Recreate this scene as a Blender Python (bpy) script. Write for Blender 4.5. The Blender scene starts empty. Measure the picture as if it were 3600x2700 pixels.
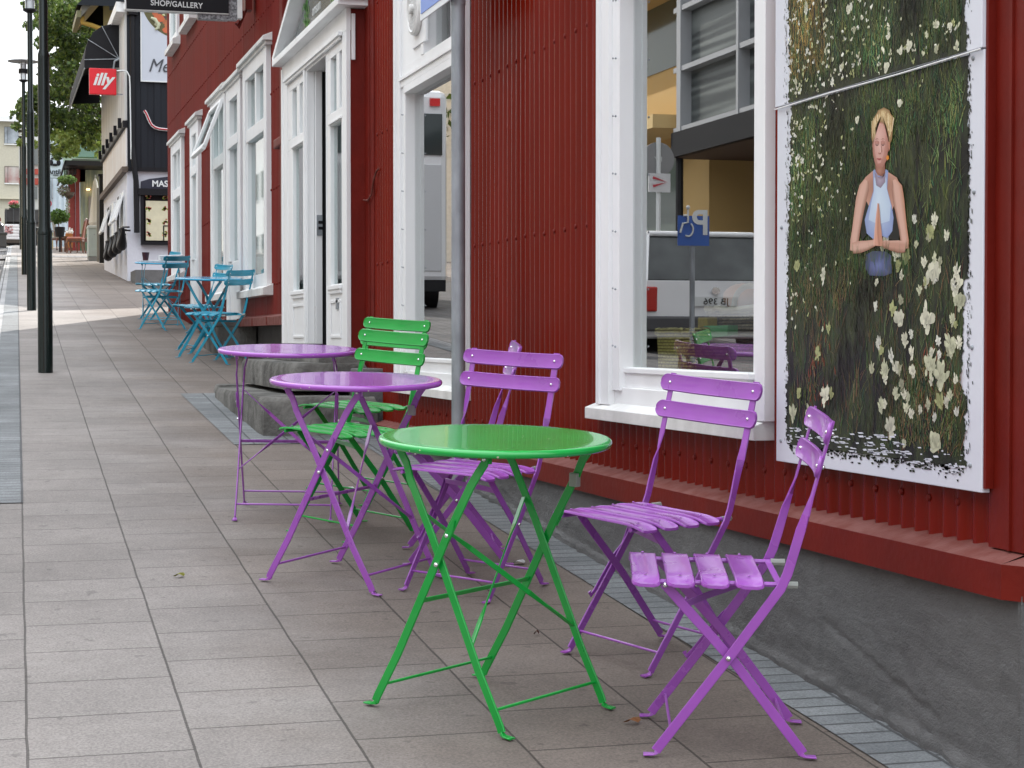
import bpy, math, random
from mathutils import Vector, Matrix, noise as mnoise
random.seed(7)
C = bpy.context.scene.collection
# ------------------------------------------------------------ camera
FPX = 6500.0; CZ = 1.283
TH = math.atan(163/FPX); PS = math.atan(1840/(FPX/math.cos(TH)))
cam = bpy.data.objects.new('camera', bpy.data.cameras.new('camera')); C.objects.link(cam)
cam.location = (0, 0, CZ); cam.rotation_euler = (math.pi/2-TH, 0, -PS)
cam.data.sensor_width = 36; cam.data.lens = 36*FPX/3600
cam.data.clip_start = 0.05; cam.data.clip_end = 3000
bpy.context.scene.camera = cam
# ------------------------------------------------------------ sky, sun, exposure
SUN_EL = math.radians(38); SUN_AZ = math.atan2(.45, .89)      # azimuth from +Y towards +X
w = bpy.data.worlds.new('World'); bpy.context.scene.world = w; w.use_nodes = True
nt = w.node_tree; bg = nt.nodes['Background']
sky = nt.nodes.new('ShaderNodeTexSky'); sky.sky_type = 'NISHITA'; sky.sun_disc = False
sky.sun_elevation = SUN_EL; sky.sun_rotation = SUN_AZ; sky.dust_density = 2.0; sky.air_density = 1.0
tc = nt.nodes.new('ShaderNodeTexCoord'); mp = nt.nodes.new('ShaderNodeMapping'); mp.inputs['Scale'].default_value = (1, 1, 3)
nz = nt.nodes.new('ShaderNodeTexNoise'); nz.inputs['Scale'].default_value = 2.2; nz.inputs['Detail'].default_value = 6
cr = nt.nodes.new('ShaderNodeValToRGB'); cr.color_ramp.elements[0].position = .30; cr.color_ramp.elements[1].position = .56
cr.color_ramp.elements[0].color = (.45,)*3+(1,); cr.color_ramp.elements[1].color = (.97,)*3+(1,)
mx = nt.nodes.new('ShaderNodeMixRGB')
sz = nt.nodes.new('ShaderNodeSeparateXYZ'); nt.links.new(tc.outputs['Generated'], sz.inputs[0])
mr = nt.nodes.new('ShaderNodeMapRange'); mr.inputs['To Min'].default_value = .50; mr.inputs['To Max'].default_value = 1.85; nt.links.new(sz.outputs['Z'], mr.inputs['Value'])
sv = nt.nodes.new('ShaderNodeVectorMath'); sv.operation = 'SCALE'; sv.inputs[0].default_value = (7.6, 7.9, 8.3); nt.links.new(mr.outputs['Result'], sv.inputs['Scale']); nt.links.new(sv.outputs[0], mx.inputs['Color2'])
nt.links.new(tc.outputs['Generated'], mp.inputs['Vector']); nt.links.new(mp.outputs['Vector'], nz.inputs['Vector'])
nt.links.new(nz.outputs['Fac'], cr.inputs['Fac']); nt.links.new(cr.outputs['Color'], mx.inputs['Fac'])
nt.links.new(sky.outputs['Color'], mx.inputs['Color1']); nt.links.new(mx.outputs['Color'], bg.inputs['Color'])
bg.inputs['Strength'].default_value = 0.13
sun = bpy.data.objects.new('sun', bpy.data.lights.new('sun', 'SUN')); C.objects.link(sun)
sun.data.energy = 3.0; sun.data.angle = math.radians(.5); sun.data.color = (1, .95, .88)
sd = Vector((math.sin(SUN_AZ)*math.cos(SUN_EL), math.cos(SUN_AZ)*math.cos(SUN_EL), math.sin(SUN_EL)))
sun.rotation_euler = sd.to_track_quat('Z', 'Y').to_euler()
vs = bpy.context.scene.view_settings; vs.view_transform = 'Standard'; vs.look = 'None'; vs.exposure = 1.15; vs.gamma = 1
bpy.context.scene.render.resolution_x = 1024; bpy.context.scene.render.resolution_y = 768
try:
    bpy.context.scene.cycles.transparent_max_bounces = 16; bpy.context.scene.cycles.max_bounces = 8
except Exception: pass
# ------------------------------------------------------------ measuring helpers: survey of the photo into metres
_R = (math.cos(PS), -math.sin(PS), 0); _F = (math.sin(PS)*math.cos(TH), math.cos(PS)*math.cos(TH), -math.sin(TH))
_U = (math.sin(PS)*math.sin(TH), math.cos(PS)*math.sin(TH), math.cos(TH))
def ray(x, y):
    a = (x-1800)/FPX; b = -(y-1350)/FPX
    return tuple(a*_R[i]+b*_U[i]+_F[i] for i in range(3))
def onX(x, y, X=2.2):                      # (Y, Z) on the plane X = const
    d = ray(x, y); t = X/d[0]; return (d[1]*t, CZ+d[2]*t)
def at(x, y, Y):                           # point at depth Y
    d = ray(x, y); t = Y/d[1]; return Vector((d[0]*t, Y, CZ+d[2]*t))
PROF = [(-60, -4.0), (-6, -.42), (0, 0), (4.3, .301), (8, .535), (15.4, 1.02), (24, 1.61), (36.5, 2.45), (70, 4.6), (110, 6.6), (160, 8.0), (900, 9.0)]
def gz(Y):
    for (a, za), (b, zb) in zip(PROF, PROF[1:]):
        if Y <= b: return za+(zb-za)*(Y-a)/(b-a)
    return PROF[-1][1]
# ------------------------------------------------------------ materials
def newmat(name):
    m = bpy.data.materials.new(name); m.use_nodes = True
    return m, m.node_tree, m.node_tree.nodes['Principled BSDF']
def mat(name, col, rough=.5, metal=0, var=0, vscale=8, bump=0, bscale=60, coat=0, col2=None, spec=.5, stretch=(1, 1, 1), detail=4):
    m, t, p = newmat(name)
    p.inputs['Base Color'].default_value = (*col, 1); p.inputs['Roughness'].default_value = rough
    p.inputs['Metallic'].default_value = metal; p.inputs['Coat Weight'].default_value = coat; p.inputs['Specular IOR Level'].default_value = spec
    if var or bump or col2:
        g = t.nodes.new('ShaderNodeTexCoord'); mpn = t.nodes.new('ShaderNodeMapping'); mpn.inputs['Scale'].default_value = stretch
        t.links.new(g.outputs['Object'], mpn.inputs['Vector'])
    if var or col2:
        n = t.nodes.new('ShaderNodeTexNoise'); n.inputs['Scale'].default_value = vscale; n.inputs['Detail'].default_value = detail
        t.links.new(mpn.outputs['Vector'], n.inputs['Vector'])
        r = t.nodes.new('ShaderNodeValToRGB'); r.color_ramp.elements[0].position = .33; r.color_ramp.elements[1].position = .67
        c2 = col2 or tuple(min(1, c*(1+var)) for c in col); c1 = col if col2 else tuple(c*(1-var) for c in col)
        r.color_ramp.elements[0].color = (*c1, 1); r.color_ramp.elements[1].color = (*c2, 1)
        t.links.new(n.outputs['Fac'], r.inputs['Fac']); t.links.new(r.outputs['Color'], p.inputs['Base Color'])
        mr = t.nodes.new('ShaderNodeMapRange'); mr.inputs['To Min'].default_value = max(.02, rough-.08); mr.inputs['To Max'].default_value = min(1, rough+.1)
        t.links.new(n.outputs['Fac'], mr.inputs['Value']); t.links.new(mr.outputs['Result'], p.inputs['Roughness'])
    if bump:
        n2 = t.nodes.new('ShaderNodeTexNoise'); n2.inputs['Scale'].default_value = bscale; n2.inputs['Detail'].default_value = 5
        t.links.new(mpn.outputs['Vector'], n2.inputs['Vector'])
        b = t.nodes.new('ShaderNodeBump'); b.inputs['Strength'].default_value = bump; b.inputs['Distance'].default_value = .01
        t.links.new(n2.outputs['Fac'], b.inputs['Height']); t.links.new(b.outputs['Normal'], p.inputs['Normal'])
    return m
def glassmat(name, tint=(.9, .95, .95), ior=1.5, rough=0.0, boost=0.0):
    m = bpy.data.materials.new(name); m.use_nodes = True; t = m.node_tree; t.nodes.clear()
    o = t.nodes.new('ShaderNodeOutputMaterial'); mixs = t.nodes.new('ShaderNodeMixShader')
    tr = t.nodes.new('ShaderNodeBsdfTransparent'); tr.inputs['Color'].default_value = (*tint, 1)
    gl = t.nodes.new('ShaderNodeBsdfGlossy'); gl.inputs['Roughness'].default_value = rough
    fr = t.nodes.new('ShaderNodeFresnel'); fr.inputs['IOR'].default_value = ior
    ad = t.nodes.new('ShaderNodeMath'); ad.operation = 'ADD'; ad.inputs[1].default_value = boost; ad.use_clamp = True
    t.links.new(fr.outputs[0], ad.inputs[0])
    gm = t.nodes.new('ShaderNodeNewGeometry'); iv = t.nodes.new('ShaderNodeMath'); iv.operation = 'SUBTRACT'; iv.inputs[0].default_value = 1; t.links.new(gm.outputs['Backfacing'], iv.inputs[1])
    ml = t.nodes.new('ShaderNodeMath'); ml.operation = 'MULTIPLY'; t.links.new(ad.outputs[0], ml.inputs[0]); t.links.new(iv.outputs[0], ml.inputs[1]); t.links.new(ml.outputs[0], mixs.inputs[0])
    t.links.new(tr.outputs[0], mixs.inputs[1]); t.links.new(gl.outputs[0], mixs.inputs[2]); t.links.new(mixs.outputs[0], o.inputs[0])
    return m
def emis(name, col, s):
    m, t, p = newmat(name); p.inputs['Base Color'].default_value = (*col, 1)
    p.inputs['Emission Color'].default_value = (*col, 1); p.inputs['Emission Strength'].default_value = s; return m
def attrmat(name, rough=.5, trans=0):
    m, t, p = newmat(name); a = t.nodes.new('ShaderNodeAttribute'); a.attribute_name = 'Col'
    t.links.new(a.outputs['Color'], p.inputs['Base Color']); p.inputs['Roughness'].default_value = rough
    if trans:
        o = t.nodes['Material Output']; tl = t.nodes.new('ShaderNodeBsdfTranslucent'); ms = t.nodes.new('ShaderNodeMixShader'); ms.inputs[0].default_value = trans
        t.links.new(a.outputs['Color'], tl.inputs['Color']); t.links.new(p.outputs[0], ms.inputs[1]); t.links.new(tl.outputs[0], ms.inputs[2]); t.links.new(ms.outputs[0], o.inputs[0])
    return m
def paving(name, bw, rh, c1, c2, cm, mortar=.005, off=.5, du=0.0, dv=0.021, skew=.0143, nvar=.25, speck=.5, bumpd=.006, wall_tone=False):
    m, t, p = newmat(name); L = t.links
    g = t.nodes.new('ShaderNodeNewGeometry'); s = t.nodes.new('ShaderNodeSeparateXYZ'); L.new(g.outputs['Position'], s.inputs[0])
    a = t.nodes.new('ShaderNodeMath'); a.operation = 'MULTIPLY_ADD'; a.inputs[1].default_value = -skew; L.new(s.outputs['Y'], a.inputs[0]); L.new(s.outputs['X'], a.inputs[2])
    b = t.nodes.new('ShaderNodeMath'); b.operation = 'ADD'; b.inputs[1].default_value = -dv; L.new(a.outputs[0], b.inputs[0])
    c = t.nodes.new('ShaderNodeMath'); c.operation = 'ADD'; c.inputs[1].default_value = -du; L.new(s.outputs['Y'], c.inputs[0])
    cb = t.nodes.new('ShaderNodeCombineXYZ'); L.new(c.outputs[0], cb.inputs[0]); L.new(b.outputs[0], cb.inputs[1])
    wv = t.nodes.new('ShaderNodeTexNoise'); wv.inputs['Scale'].default_value = 3; L.new(g.outputs['Position'], wv.inputs['Vector'])
    wa = t.nodes.new('ShaderNodeVectorMath'); wa.operation = 'MULTIPLY_ADD'; wa.inputs[1].default_value = (.008,)*3; L.new(wv.outputs['Color'], wa.inputs[0]); L.new(cb.outputs[0], wa.inputs[2])
    br = t.nodes.new('ShaderNodeTexBrick'); br.offset = off; br.inputs['Scale'].default_value = 1; br.inputs['Brick Width'].default_value = bw; br.inputs['Row Height'].default_value = rh
    br.inputs['Mortar Size'].default_value = mortar; br.inputs['Mortar Smooth'].default_value = .3; br.inputs['Bias'].default_value = 0
    br.inputs['Color1'].default_value = (*c1, 1); br.inputs['Color2'].default_value = (*c2, 1); br.inputs['Mortar'].default_value = (*cm, 1); L.new(wa.outputs[0], br.inputs['Vector'])
    def noise(sc, det, lo, hi, pos=(.3, .7), ro=.6):
        n = t.nodes.new('ShaderNodeTexNoise'); n.inputs['Scale'].default_value = sc; n.inputs['Detail'].default_value = det; n.inputs['Roughness'].default_value = ro
        L.new(g.outputs['Position'], n.inputs['Vector']); mr = t.nodes.new('ShaderNodeMapRange')
        mr.inputs['From Min'].default_value = pos[0]; mr.inputs['From Max'].default_value = pos[1]; mr.inputs['To Min'].default_value = lo; mr.inputs['To Max'].default_value = hi
        L.new(n.outputs['Fac'], mr.inputs['Value']); return mr.outputs['Result'], n
    f1, n1 = noise(1.1, 3, 1-nvar, 1+nvar*.8); f2, n2 = noise(140, 3, 1-speck*.5, 1+speck*.5, (.35, .65), .7); f3, n3 = noise(9, 5, 1-nvar*.5, 1+nvar*.5, (.3, .7), .7)
    m1 = t.nodes.new('ShaderNodeMath'); m1.operation = 'MULTIPLY'; L.new(f1, m1.inputs[0]); L.new(f2, m1.inputs[1])
    m2 = t.nodes.new('ShaderNodeMath'); m2.operation = 'MULTIPLY'; L.new(m1.outputs[0], m2.inputs[0]); L.new(f3, m2.inputs[1])
    vm = t.nodes.new('ShaderNodeVectorMath'); vm.operation = 'SCALE'; L.new(br.outputs['Color'], vm.inputs[0]); L.new(m2.outputs[0], vm.inputs['Scale'])
    sp_ = t.nodes.new('ShaderNodeTexNoise'); sp_.inputs['Scale'].default_value = 17; sp_.inputs['Detail'].default_value = 1.5; L.new(g.outputs['Position'], sp_.inputs['Vector'])
    sr_ = t.nodes.new('ShaderNodeMapRange'); sr_.inputs['From Min'].default_value = .70; sr_.inputs['From Max'].default_value = .74; sr_.inputs['To Min'].default_value = 1; sr_.inputs['To Max'].default_value = .72; L.new(sp_.outputs['Fac'], sr_.inputs['Value'])
    vm2 = t.nodes.new('ShaderNodeVectorMath'); vm2.operation = 'SCALE'; L.new(vm.outputs[0], vm2.inputs[0]); L.new(sr_.outputs['Result'], vm2.inputs['Scale']); vm = vm2
    if wall_tone:  # slabs turn darker and browner towards the wall, edge broken by noise
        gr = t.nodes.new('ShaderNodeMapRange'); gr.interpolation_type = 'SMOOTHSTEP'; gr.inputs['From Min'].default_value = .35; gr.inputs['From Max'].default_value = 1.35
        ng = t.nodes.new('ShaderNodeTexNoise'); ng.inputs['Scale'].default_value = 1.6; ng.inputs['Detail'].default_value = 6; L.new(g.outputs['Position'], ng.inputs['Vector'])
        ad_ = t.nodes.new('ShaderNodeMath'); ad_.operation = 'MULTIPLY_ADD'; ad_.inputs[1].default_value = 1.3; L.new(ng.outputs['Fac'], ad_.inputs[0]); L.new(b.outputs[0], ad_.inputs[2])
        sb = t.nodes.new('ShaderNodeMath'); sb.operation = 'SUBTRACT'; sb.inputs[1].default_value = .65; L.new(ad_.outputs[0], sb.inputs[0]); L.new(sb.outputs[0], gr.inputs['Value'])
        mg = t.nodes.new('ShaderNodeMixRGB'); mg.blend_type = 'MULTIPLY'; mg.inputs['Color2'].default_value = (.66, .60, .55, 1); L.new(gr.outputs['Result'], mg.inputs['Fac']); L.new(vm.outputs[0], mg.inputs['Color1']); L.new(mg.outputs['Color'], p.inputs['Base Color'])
    else: L.new(vm.outputs[0], p.inputs['Base Color'])
    p.inputs['Roughness'].default_value = .8; p.inputs['Specular IOR Level'].default_value = .35
    h = t.nodes.new('ShaderNodeMath'); h.operation = 'MULTIPLY_ADD'; h.inputs[1].default_value = -1.0; L.new(br.outputs['Fac'], h.inputs[0])
    h2 = t.nodes.new('ShaderNodeMath'); h2.operation = 'MULTIPLY'; h2.inputs[1].default_value = .25; L.new(n2.outputs['Fac'], h2.inputs[0]); L.new(h2.outputs[0], h.inputs[2])
    bp = t.nodes.new('ShaderNodeBump'); bp.inputs['Strength'].default_value = .7; bp.inputs['Distance'].default_value = bumpd; L.new(h.outputs[0], bp.inputs['Height']); L.new(bp.outputs[0], p.inputs['Normal'])
    return m

M = {}
M['purple'] = mat('purple_paint', (.305, .076, .415), .28, coat=.45, var=.07, vscale=9)
M['green'] = mat('green_paint', (.002, .31, .038), .30, coat=.32, var=.07, vscale=9)
M['blue'] = mat('blue_paint', (.006, .285, .43), .30, coat=.4, var=.07, vscale=9)
def topmat(name, c):
    m = mat(name, c, .20, coat=.35, var=.05, vscale=5); t = m.node_tree; p = t.nodes['Principled BSDF']; old = p.inputs['Base Color'].links[0].from_socket
    g = t.nodes.new('ShaderNodeTexCoord'); n = t.nodes.new('ShaderNodeTexNoise'); n.inputs['Scale'].default_value = 75; n.inputs['Detail'].default_value = 1; t.links.new(g.outputs['Object'], n.inputs['Vector'])
    r = t.nodes.new('ShaderNodeValToRGB'); r.color_ramp.elements[0].position = .735; r.color_ramp.elements[1].position = .76; t.links.new(n.outputs['Fac'], r.inputs['Fac'])
    mx_ = t.nodes.new('ShaderNodeMixRGB'); mx_.inputs['Color2'].default_value = (.6, .6, .45, 1); t.links.new(r.outputs['Color'], mx_.inputs['Fac']); t.links.new(old, mx_.inputs['Color1']); t.links.new(mx_.outputs['Color'], p.inputs['Base Color'])
    return m
M['purple_top'] = topmat('purple_table_enamel', (.34, .085, .46)); M['green_top'] = topmat('green_table_enamel', (.006, .34, .055)); M['blue_top'] = topmat('blue_table_enamel', (.014, .29, .49))
M['rivet'] = mat('rivet_steel', (.75, .75, .77), .25, 1)
M['clear'] = mat('cloudy_plastic', (.42, .44, .40), .35, 0, spec=.5); M['clear'].node_tree.nodes['Principled BSDF'].inputs['Transmission Weight'].default_value = .45
M['red'] = mat('dark_red_sheet_paint', (.150, .0065, .0012), .25, var=.20, vscale=1.7, spec=.19, detail=8, stretch=(1, 1, .3), bump=.05, bscale=90)
M['red_flat'] = mat('dark_red_board_paint', (.135, .0065, .002), .5, spec=.25, var=.12, vscale=6, bump=.15, bscale=40)
M['red_dusty'] = mat('dusty_red_flashing', (.185, .07, .06), .7, spec=.2, col2=(.14, .035, .026), vscale=14, bump=.2, bscale=80)
M['redfar'] = mat('weathered_red_sheet_paint', (.145, .013, .009), .5, spec=.2, var=.18, vscale=1.6, stretch=(1, 1, .25))
M['white'] = mat('white_gloss_paint', (.79, .80, .80), .42, var=.06, vscale=3, detail=8, bump=.08, bscale=25, stretch=(1, 1, .3))
M['whitedirty'] = mat('chipped_white_paint', (.74, .74, .72), .5, col2=(.60, .60, .58), vscale=9, bump=.15, bscale=40)
M['jamb'] = mat('grey_white_paint', (.80, .83, .82), .5, var=.03)
M['pale'] = mat('pale_blind', (.52, .57, .56), .7, var=.05, vscale=2, stretch=(1, 6, .2))
M['concrete'] = mat('plinth_concrete', (.125, .125, .124), .92, col2=(.18, .18, .178), vscale=3.0, bump=1.0, bscale=55, detail=14, spec=.2, stretch=(1, 1, 1.6))
for n_ in M['concrete'].node_tree.nodes:
    if n_.type == 'TEX_NOISE': n_.inputs['Roughness'].default_value = .78
M['stone'] = mat('weathered_step_stone', (.065, .063, .058), .9, col2=(.20, .195, .18), vscale=4.5, bump=1.0, bscale=38, detail=13, spec=.2)
M['glass'] = glassmat('window_glass', boost=.38)
M['glassfar'] = glassmat('old_window_glass', (.85, .9, .9), 1.5, .02, .08)
M['galv'] = mat('galvanised_steel', (.30, .325, .345), .55, .45, var=.22, vscale=14, bump=.1, bscale=50, stretch=(1, 1, .4))
M['postgreen'] = mat('black_green_lamp_paint', (.005, .012, .011), .25, coat=.25, spec=.35)
M['black'] = mat('black_paint', (.010, .010, .012), .5, spec=.2)
M['blackm'] = mat('matt_black_fabric', (.008, .008, .010), .9)
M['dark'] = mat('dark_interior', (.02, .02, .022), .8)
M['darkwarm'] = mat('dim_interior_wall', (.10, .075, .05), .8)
M['stucco'] = mat('white_stucco', (.62, .63, .68), .85, var=.05, vscale=2, bump=.6, bscale=12)
M['blackclad'] = mat('black_metal_cladding', (.010, .013, .018), .45, spec=.25)
M['paving'] = paving('slab_paving', .36, .385, (.232, .212, .197), (.196, .178, .165), (.085, .077, .07), mortar=.0036, du=4.583, nvar=.18, wall_tone=True)
M['slate'] = paving('slate_strip_paving', .085, .21, (.185, .196, .20), (.14, .15, .155), (.07, .072, .074), mortar=.006, du=.02, nvar=.3)
M['kerb'] = paving('kerb_stone', .9, .25, (.30, .30, .30), (.25, .25, .25), (.08, .08, .08), mortar=.008)
M['road'] = paving('street_setts', .14, .2, (.12, .115, .115), (.085, .082, .082), (.035, .035, .035), mortar=.012, nvar=.3)
M['dirt'] = mat('ground_cover', (.12, .115, .105), .9, var=.3, vscale=.3, bump=.3, bscale=8)
M['leafc'] = attrmat('foliage', .5, .35)
M['print'] = attrmat('printed_ink', .28); M['print'].node_tree.nodes['Principled BSDF'].inputs['Specular IOR Level'].default_value = .3
M['bark'] = mat('bark', (.06, .045, .035), .9, var=.3, vscale=20, bump=.5)
M['board'] = mat('poster_board_white', (.68, .70, .76), .22, var=.015, vscale=2)

# ------------------------------------------------------------ mesh building
MW = {}      # world matrix of every root / part
class MB:
    def __init__(s): s.v = []; s.f = []; s.m = []; s.col = []
    def add(s, vs, fs, m=0, col=None):
        o = len(s.v); s.v += [Vector(p) for p in vs]; s.f += [tuple(o+i for i in f) for f in fs]; s.m += [m]*len(fs)
        s.col += [col or (1, 1, 1)]*len(fs); return s
    def box(s, x0, x1, y0, y1, z0, z1, m=0, sh=None):
        vs = [(x, y, z) for z in (z0, z1) for y in (y0, y1) for x in (x0, x1)]
        if sh: vs = [(x, y, z+sh(x, y)) for x, y, z in vs]
        return s.add(vs, [(0, 2, 3, 1), (4, 5, 7, 6), (0, 1, 5, 4), (2, 6, 7, 3), (0, 4, 6, 2), (1, 3, 7, 5)], m)
    def hexa(s, a, b, m=0):      # two quads a,b (4 pts each, same winding)
        return s.add(list(a)+list(b), [(3, 2, 1, 0), (4, 5, 6, 7), (0, 1, 5, 4), (1, 2, 6, 5), (2, 3, 7, 6), (3, 0, 4, 7)], m)
    def sweep(s, pts, wv, w, t, m=0):   # rectangle swept along pts; wv: width direction per point; w,t scalars or lists
        P = [Vector(p) for p in pts]; n = len(P); rings = []
        for i, p in enumerate(P):
            tg = (P[min(i+1, n-1)]-P[max(i-1, 0)]).normalized(); a = Vector(wv[i] if isinstance(wv, list) else wv)
            a = (a-tg*a.dot(tg)).normalized(); b = tg.cross(a)
            ww = (w[i] if isinstance(w, list) else w)/2; tt = (t[i] if isinstance(t, list) else t)/2; e = min(tt*.45, ww*.3)
            rings.append([p+a*x+b*y for x, y in ((-ww, -tt+e), (-ww+e, -tt), (ww-e, -tt), (ww, -tt+e), (ww, tt-e), (ww-e, tt), (-ww+e, tt), (-ww, tt-e))])
        o = [p for r in rings for p in r]; f = []
        for i in range(n-1):
            for j in range(8): k = (j+1) % 8; f.append((i*8+j, i*8+k, (i+1)*8+k, (i+1)*8+j))
        f.append(tuple(range(7, -1, -1))); f.append(tuple((n-1)*8+j for j in range(8)))
        return s.add(o, f, m)
    def tube(s, pts, r, m=0, k=8):
        P = [Vector(p) for p in pts]; n = len(P); o = []; f = []; ref = None
        for i, p in enumerate(P):
            tg = (P[min(i+1, n-1)]-P[max(i-1, 0)]).normalized()
            if ref is None: ref = Vector((0, 0, 1)) if abs(tg.z) < .9 else Vector((1, 0, 0))
            a = (ref-tg*ref.dot(tg)).normalized(); b = tg.cross(a); ref = a; rr = r[i] if isinstance(r, (list, tuple)) else r
            o += [p+a*rr*math.cos(2*math.pi*j/k)+b*rr*math.sin(2*math.pi*j/k) for j in range(k)]
        for i in range(n-1):
            for j in range(k): q = (j+1) % k; f.append((i*k+j, i*k+q, (i+1)*k+q, (i+1)*k+j))
        f.append(tuple(range(k-1, -1, -1))); f.append(tuple((n-1)*k+j for j in range(k)))
        return s.add(o, f, m)
    def lathe(s, prof, c=(0, 0, 0), k=32, m=0, ax='z'):
        o = []; f = []; n = len(prof)
        for r, z in prof:
            for j in range(k):
                a = 2*math.pi*j/k; x, y = r*math.cos(a), r*math.sin(a)
                q = (x, y, z) if ax == 'z' else ((z, x, y) if ax == 'x' else (y, z, x))
                o.append((c[0]+q[0], c[1]+q[1], c[2]+q[2]))
        for i in range(n-1):
            for j in range(k): q = (j+1) % k; f.append((i*k+j, i*k+q, (i+1)*k+q, (i+1)*k+j))
        f.append(tuple(range(k-1, -1, -1))); f.append(tuple((n-1)*k+j for j in range(k)))
        return s.add(o, f, m)
    def ball(s, c, r, m=0, k=8, sc=(1, 1, 1)):
        pr = [(r*math.sin(math.pi*i/k)+1e-5, -r*math.cos(math.pi*i/k)) for i in range(k+1)]; o0 = len(s.v); s.lathe(pr, (0, 0, 0), k*2, m)
        for i in range(o0, len(s.v)): v = s.v[i]; s.v[i] = Vector((c[0]+v.x*sc[0], c[1]+v.y*sc[1], c[2]+v.z*sc[2]))
        return s
    def poly(s, pts, d, m=0):    # polygon prism: pts 3D ring, extruded by vector d
        n = len(pts); d = Vector(d); a = [Vector(p) for p in pts]; b = [p+d for p in a]
        return s.add(a+b, [tuple(range(n-1, -1, -1)), tuple(range(n, 2*n))]+[(i, (i+1) % n, n+(i+1) % n, n+i) for i in range(n)], m)
    def build(s, name, mats, parent=None, smooth=False, ang=35, bevel=0, local=False):
        me = bpy.data.meshes.new(name); inv = Matrix.Identity(4)
        if parent is not None and not local: inv = MW[parent].inverted()
        me.from_pydata([tuple(inv @ p) for p in s.v], [], s.f); mats = mats if isinstance(mats, list) else [mats]
        for q in mats: me.materials.append(q)
        if len(mats) > 1: me.polygons.foreach_set('material_index', s.m)
        if any(c != (1, 1, 1) for c in s.col[:50]):
            ca = me.color_attributes.new('Col', 'FLOAT_COLOR', 'CORNER'); buf = []
            for f, c in zip(s.f, s.col):
                if isinstance(c, list):
                    for q in c: buf += [q[0], q[1], q[2], 1.0]
                else: buf += [c[0], c[1], c[2], 1.0]*len(f)
            ca.data.foreach_set('color', buf)
        if smooth:
            me.polygons.foreach_set('use_smooth', [True]*len(s.f)); me.set_sharp_from_angle(angle=math.radians(ang))
        me.validate(); me.update()
        o = bpy.data.objects.new(name, me); C.objects.link(o)
        if parent is not None: o.parent = parent; MW[o] = MW[parent].copy()
        else: MW[o] = Matrix.Identity(4)
        if bevel:
            b = o.modifiers.new('bevel', 'BEVEL'); b.width = bevel; b.segments = 2; b.limit_method = 'ANGLE'
        return o
def tag(o, label=None, cat=None, group=None, kind=None):
    if label: o['label'] = label
    if cat: o['category'] = cat
    if group: o['group'] = group
    if kind: o['kind'] = kind
    return o
def empty(name, loc, label, cat, group=None, mtx=None):
    o = bpy.data.objects.new(name, None); C.objects.link(o); o.empty_display_size = .2
    mtx = mtx or Matrix.Translation(Vector(loc)); o.matrix_world = mtx; MW[o] = mtx.copy()
    return tag(o, label, cat, group)
def dup(root, mtx, label, group=None, swap=None):
    def cp(o, par):
        c = o.copy(); C.objects.link(c); c.parent = par
        for ch in o.children: cp(ch, c)
        return c
    r = root.copy(); C.objects.link(r); r.matrix_world = mtx; MW[r] = mtx.copy()
    for ch in root.children: cp(ch, r)
    r['label'] = label
    if group: r['group'] = group
    if swap:
        for o in [r]+list(r.children_recursive):
            if o.type == 'MESH':
                for i, s_ in enumerate(o.material_slots):
                    if s_.material in swap:
                        new = swap[s_.material]; s_.link = 'OBJECT'; s_.material = new
    return r
def struct(name, mb, m, **k): return tag(mb.build(name, m, **k), kind='structure')
def text(name, s, size, mtx, m, parent=None, ext=.002, shear=0, bold=0, sx=1.0, align='CENTER', space=1):
    cu = bpy.data.curves.new(name, 'FONT'); cu.body = s; cu.size = size; cu.extrude = ext; cu.shear = shear; cu.offset = bold; cu.align_x = align; cu.space_character = space
    tmp = bpy.data.objects.new('tmp', cu); C.objects.link(tmp); bpy.context.view_layer.update()
    me = bpy.data.meshes.new_from_object(tmp.evaluated_get(bpy.context.evaluated_depsgraph_get())); bpy.data.objects.remove(tmp)
    inv = MW[parent].inverted() if parent is not None else Matrix.Identity(4)
    me.transform(inv @ mtx @ Matrix.Diagonal((sx, 1, 1, 1))); me.materials.clear(); me.materials.append(m); me.name = name
    o = bpy.data.objects.new(name, me); C.objects.link(o)
    if parent is not None: o.parent = parent; MW[o] = MW[parent].copy()
    return o
def frame_mtx(o, xd, yd):
    xd = Vector(xd).normalized(); yd = Vector(yd).normalized(); zd = xd.cross(yd)
    return Matrix(((xd.x, yd.x, zd.x, o[0]), (xd.y, yd.y, zd.y, o[1]), (xd.z, yd.z, zd.z, o[2]), (0, 0, 0, 1)))
# ------------------------------------------------------------ ground and street
YS = [-60, -20, -6, -3, 0, 2, 4.3, 6, 8, 10, 12, 15.4, 19, 24, 30, 36.5, 45, 55, 70, 90, 110, 160, 300, 900]
def strip(x0, x1, y0, y1, dz, name, m, th=0.0, nx=1):
    ys = [y0]+[y for y in YS if y0 < y < y1]+[y1]; mb = MB(); o = []; f = []
    xf0 = x0 if callable(x0) else (lambda y: x0); xf1 = x1 if callable(x1) else (lambda y: x1); df = dz if callable(dz) else (lambda x, y: dz)
    for y in ys:
        for i in range(nx+1):
            x = xf0(y)+(xf1(y)-xf0(y))*i/nx; o.append((x, y, gz(y)+df(x, y)))
    for j in range(len(ys)-1):
        for i in range(nx): a = j*(nx+1)+i; f.append((a, a+1, a+nx+2, a+nx+1))
    mb.add(o, f)
    if th:
        for j in range(len(ys)-1):
            for xf in (xf0, xf1):
                ya, yb = ys[j], ys[j+1]; xa, xb = xf(ya), xf(yb)
                mb.add([(xa, ya, gz(ya)+df(xa, ya)), (xb, yb, gz(yb)+df(xb, yb)), (xb, yb, gz(yb)-th), (xa, ya, gz(ya)-th)], [(0, 1, 2, 3)])
    return struct(name, mb, m)
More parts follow.
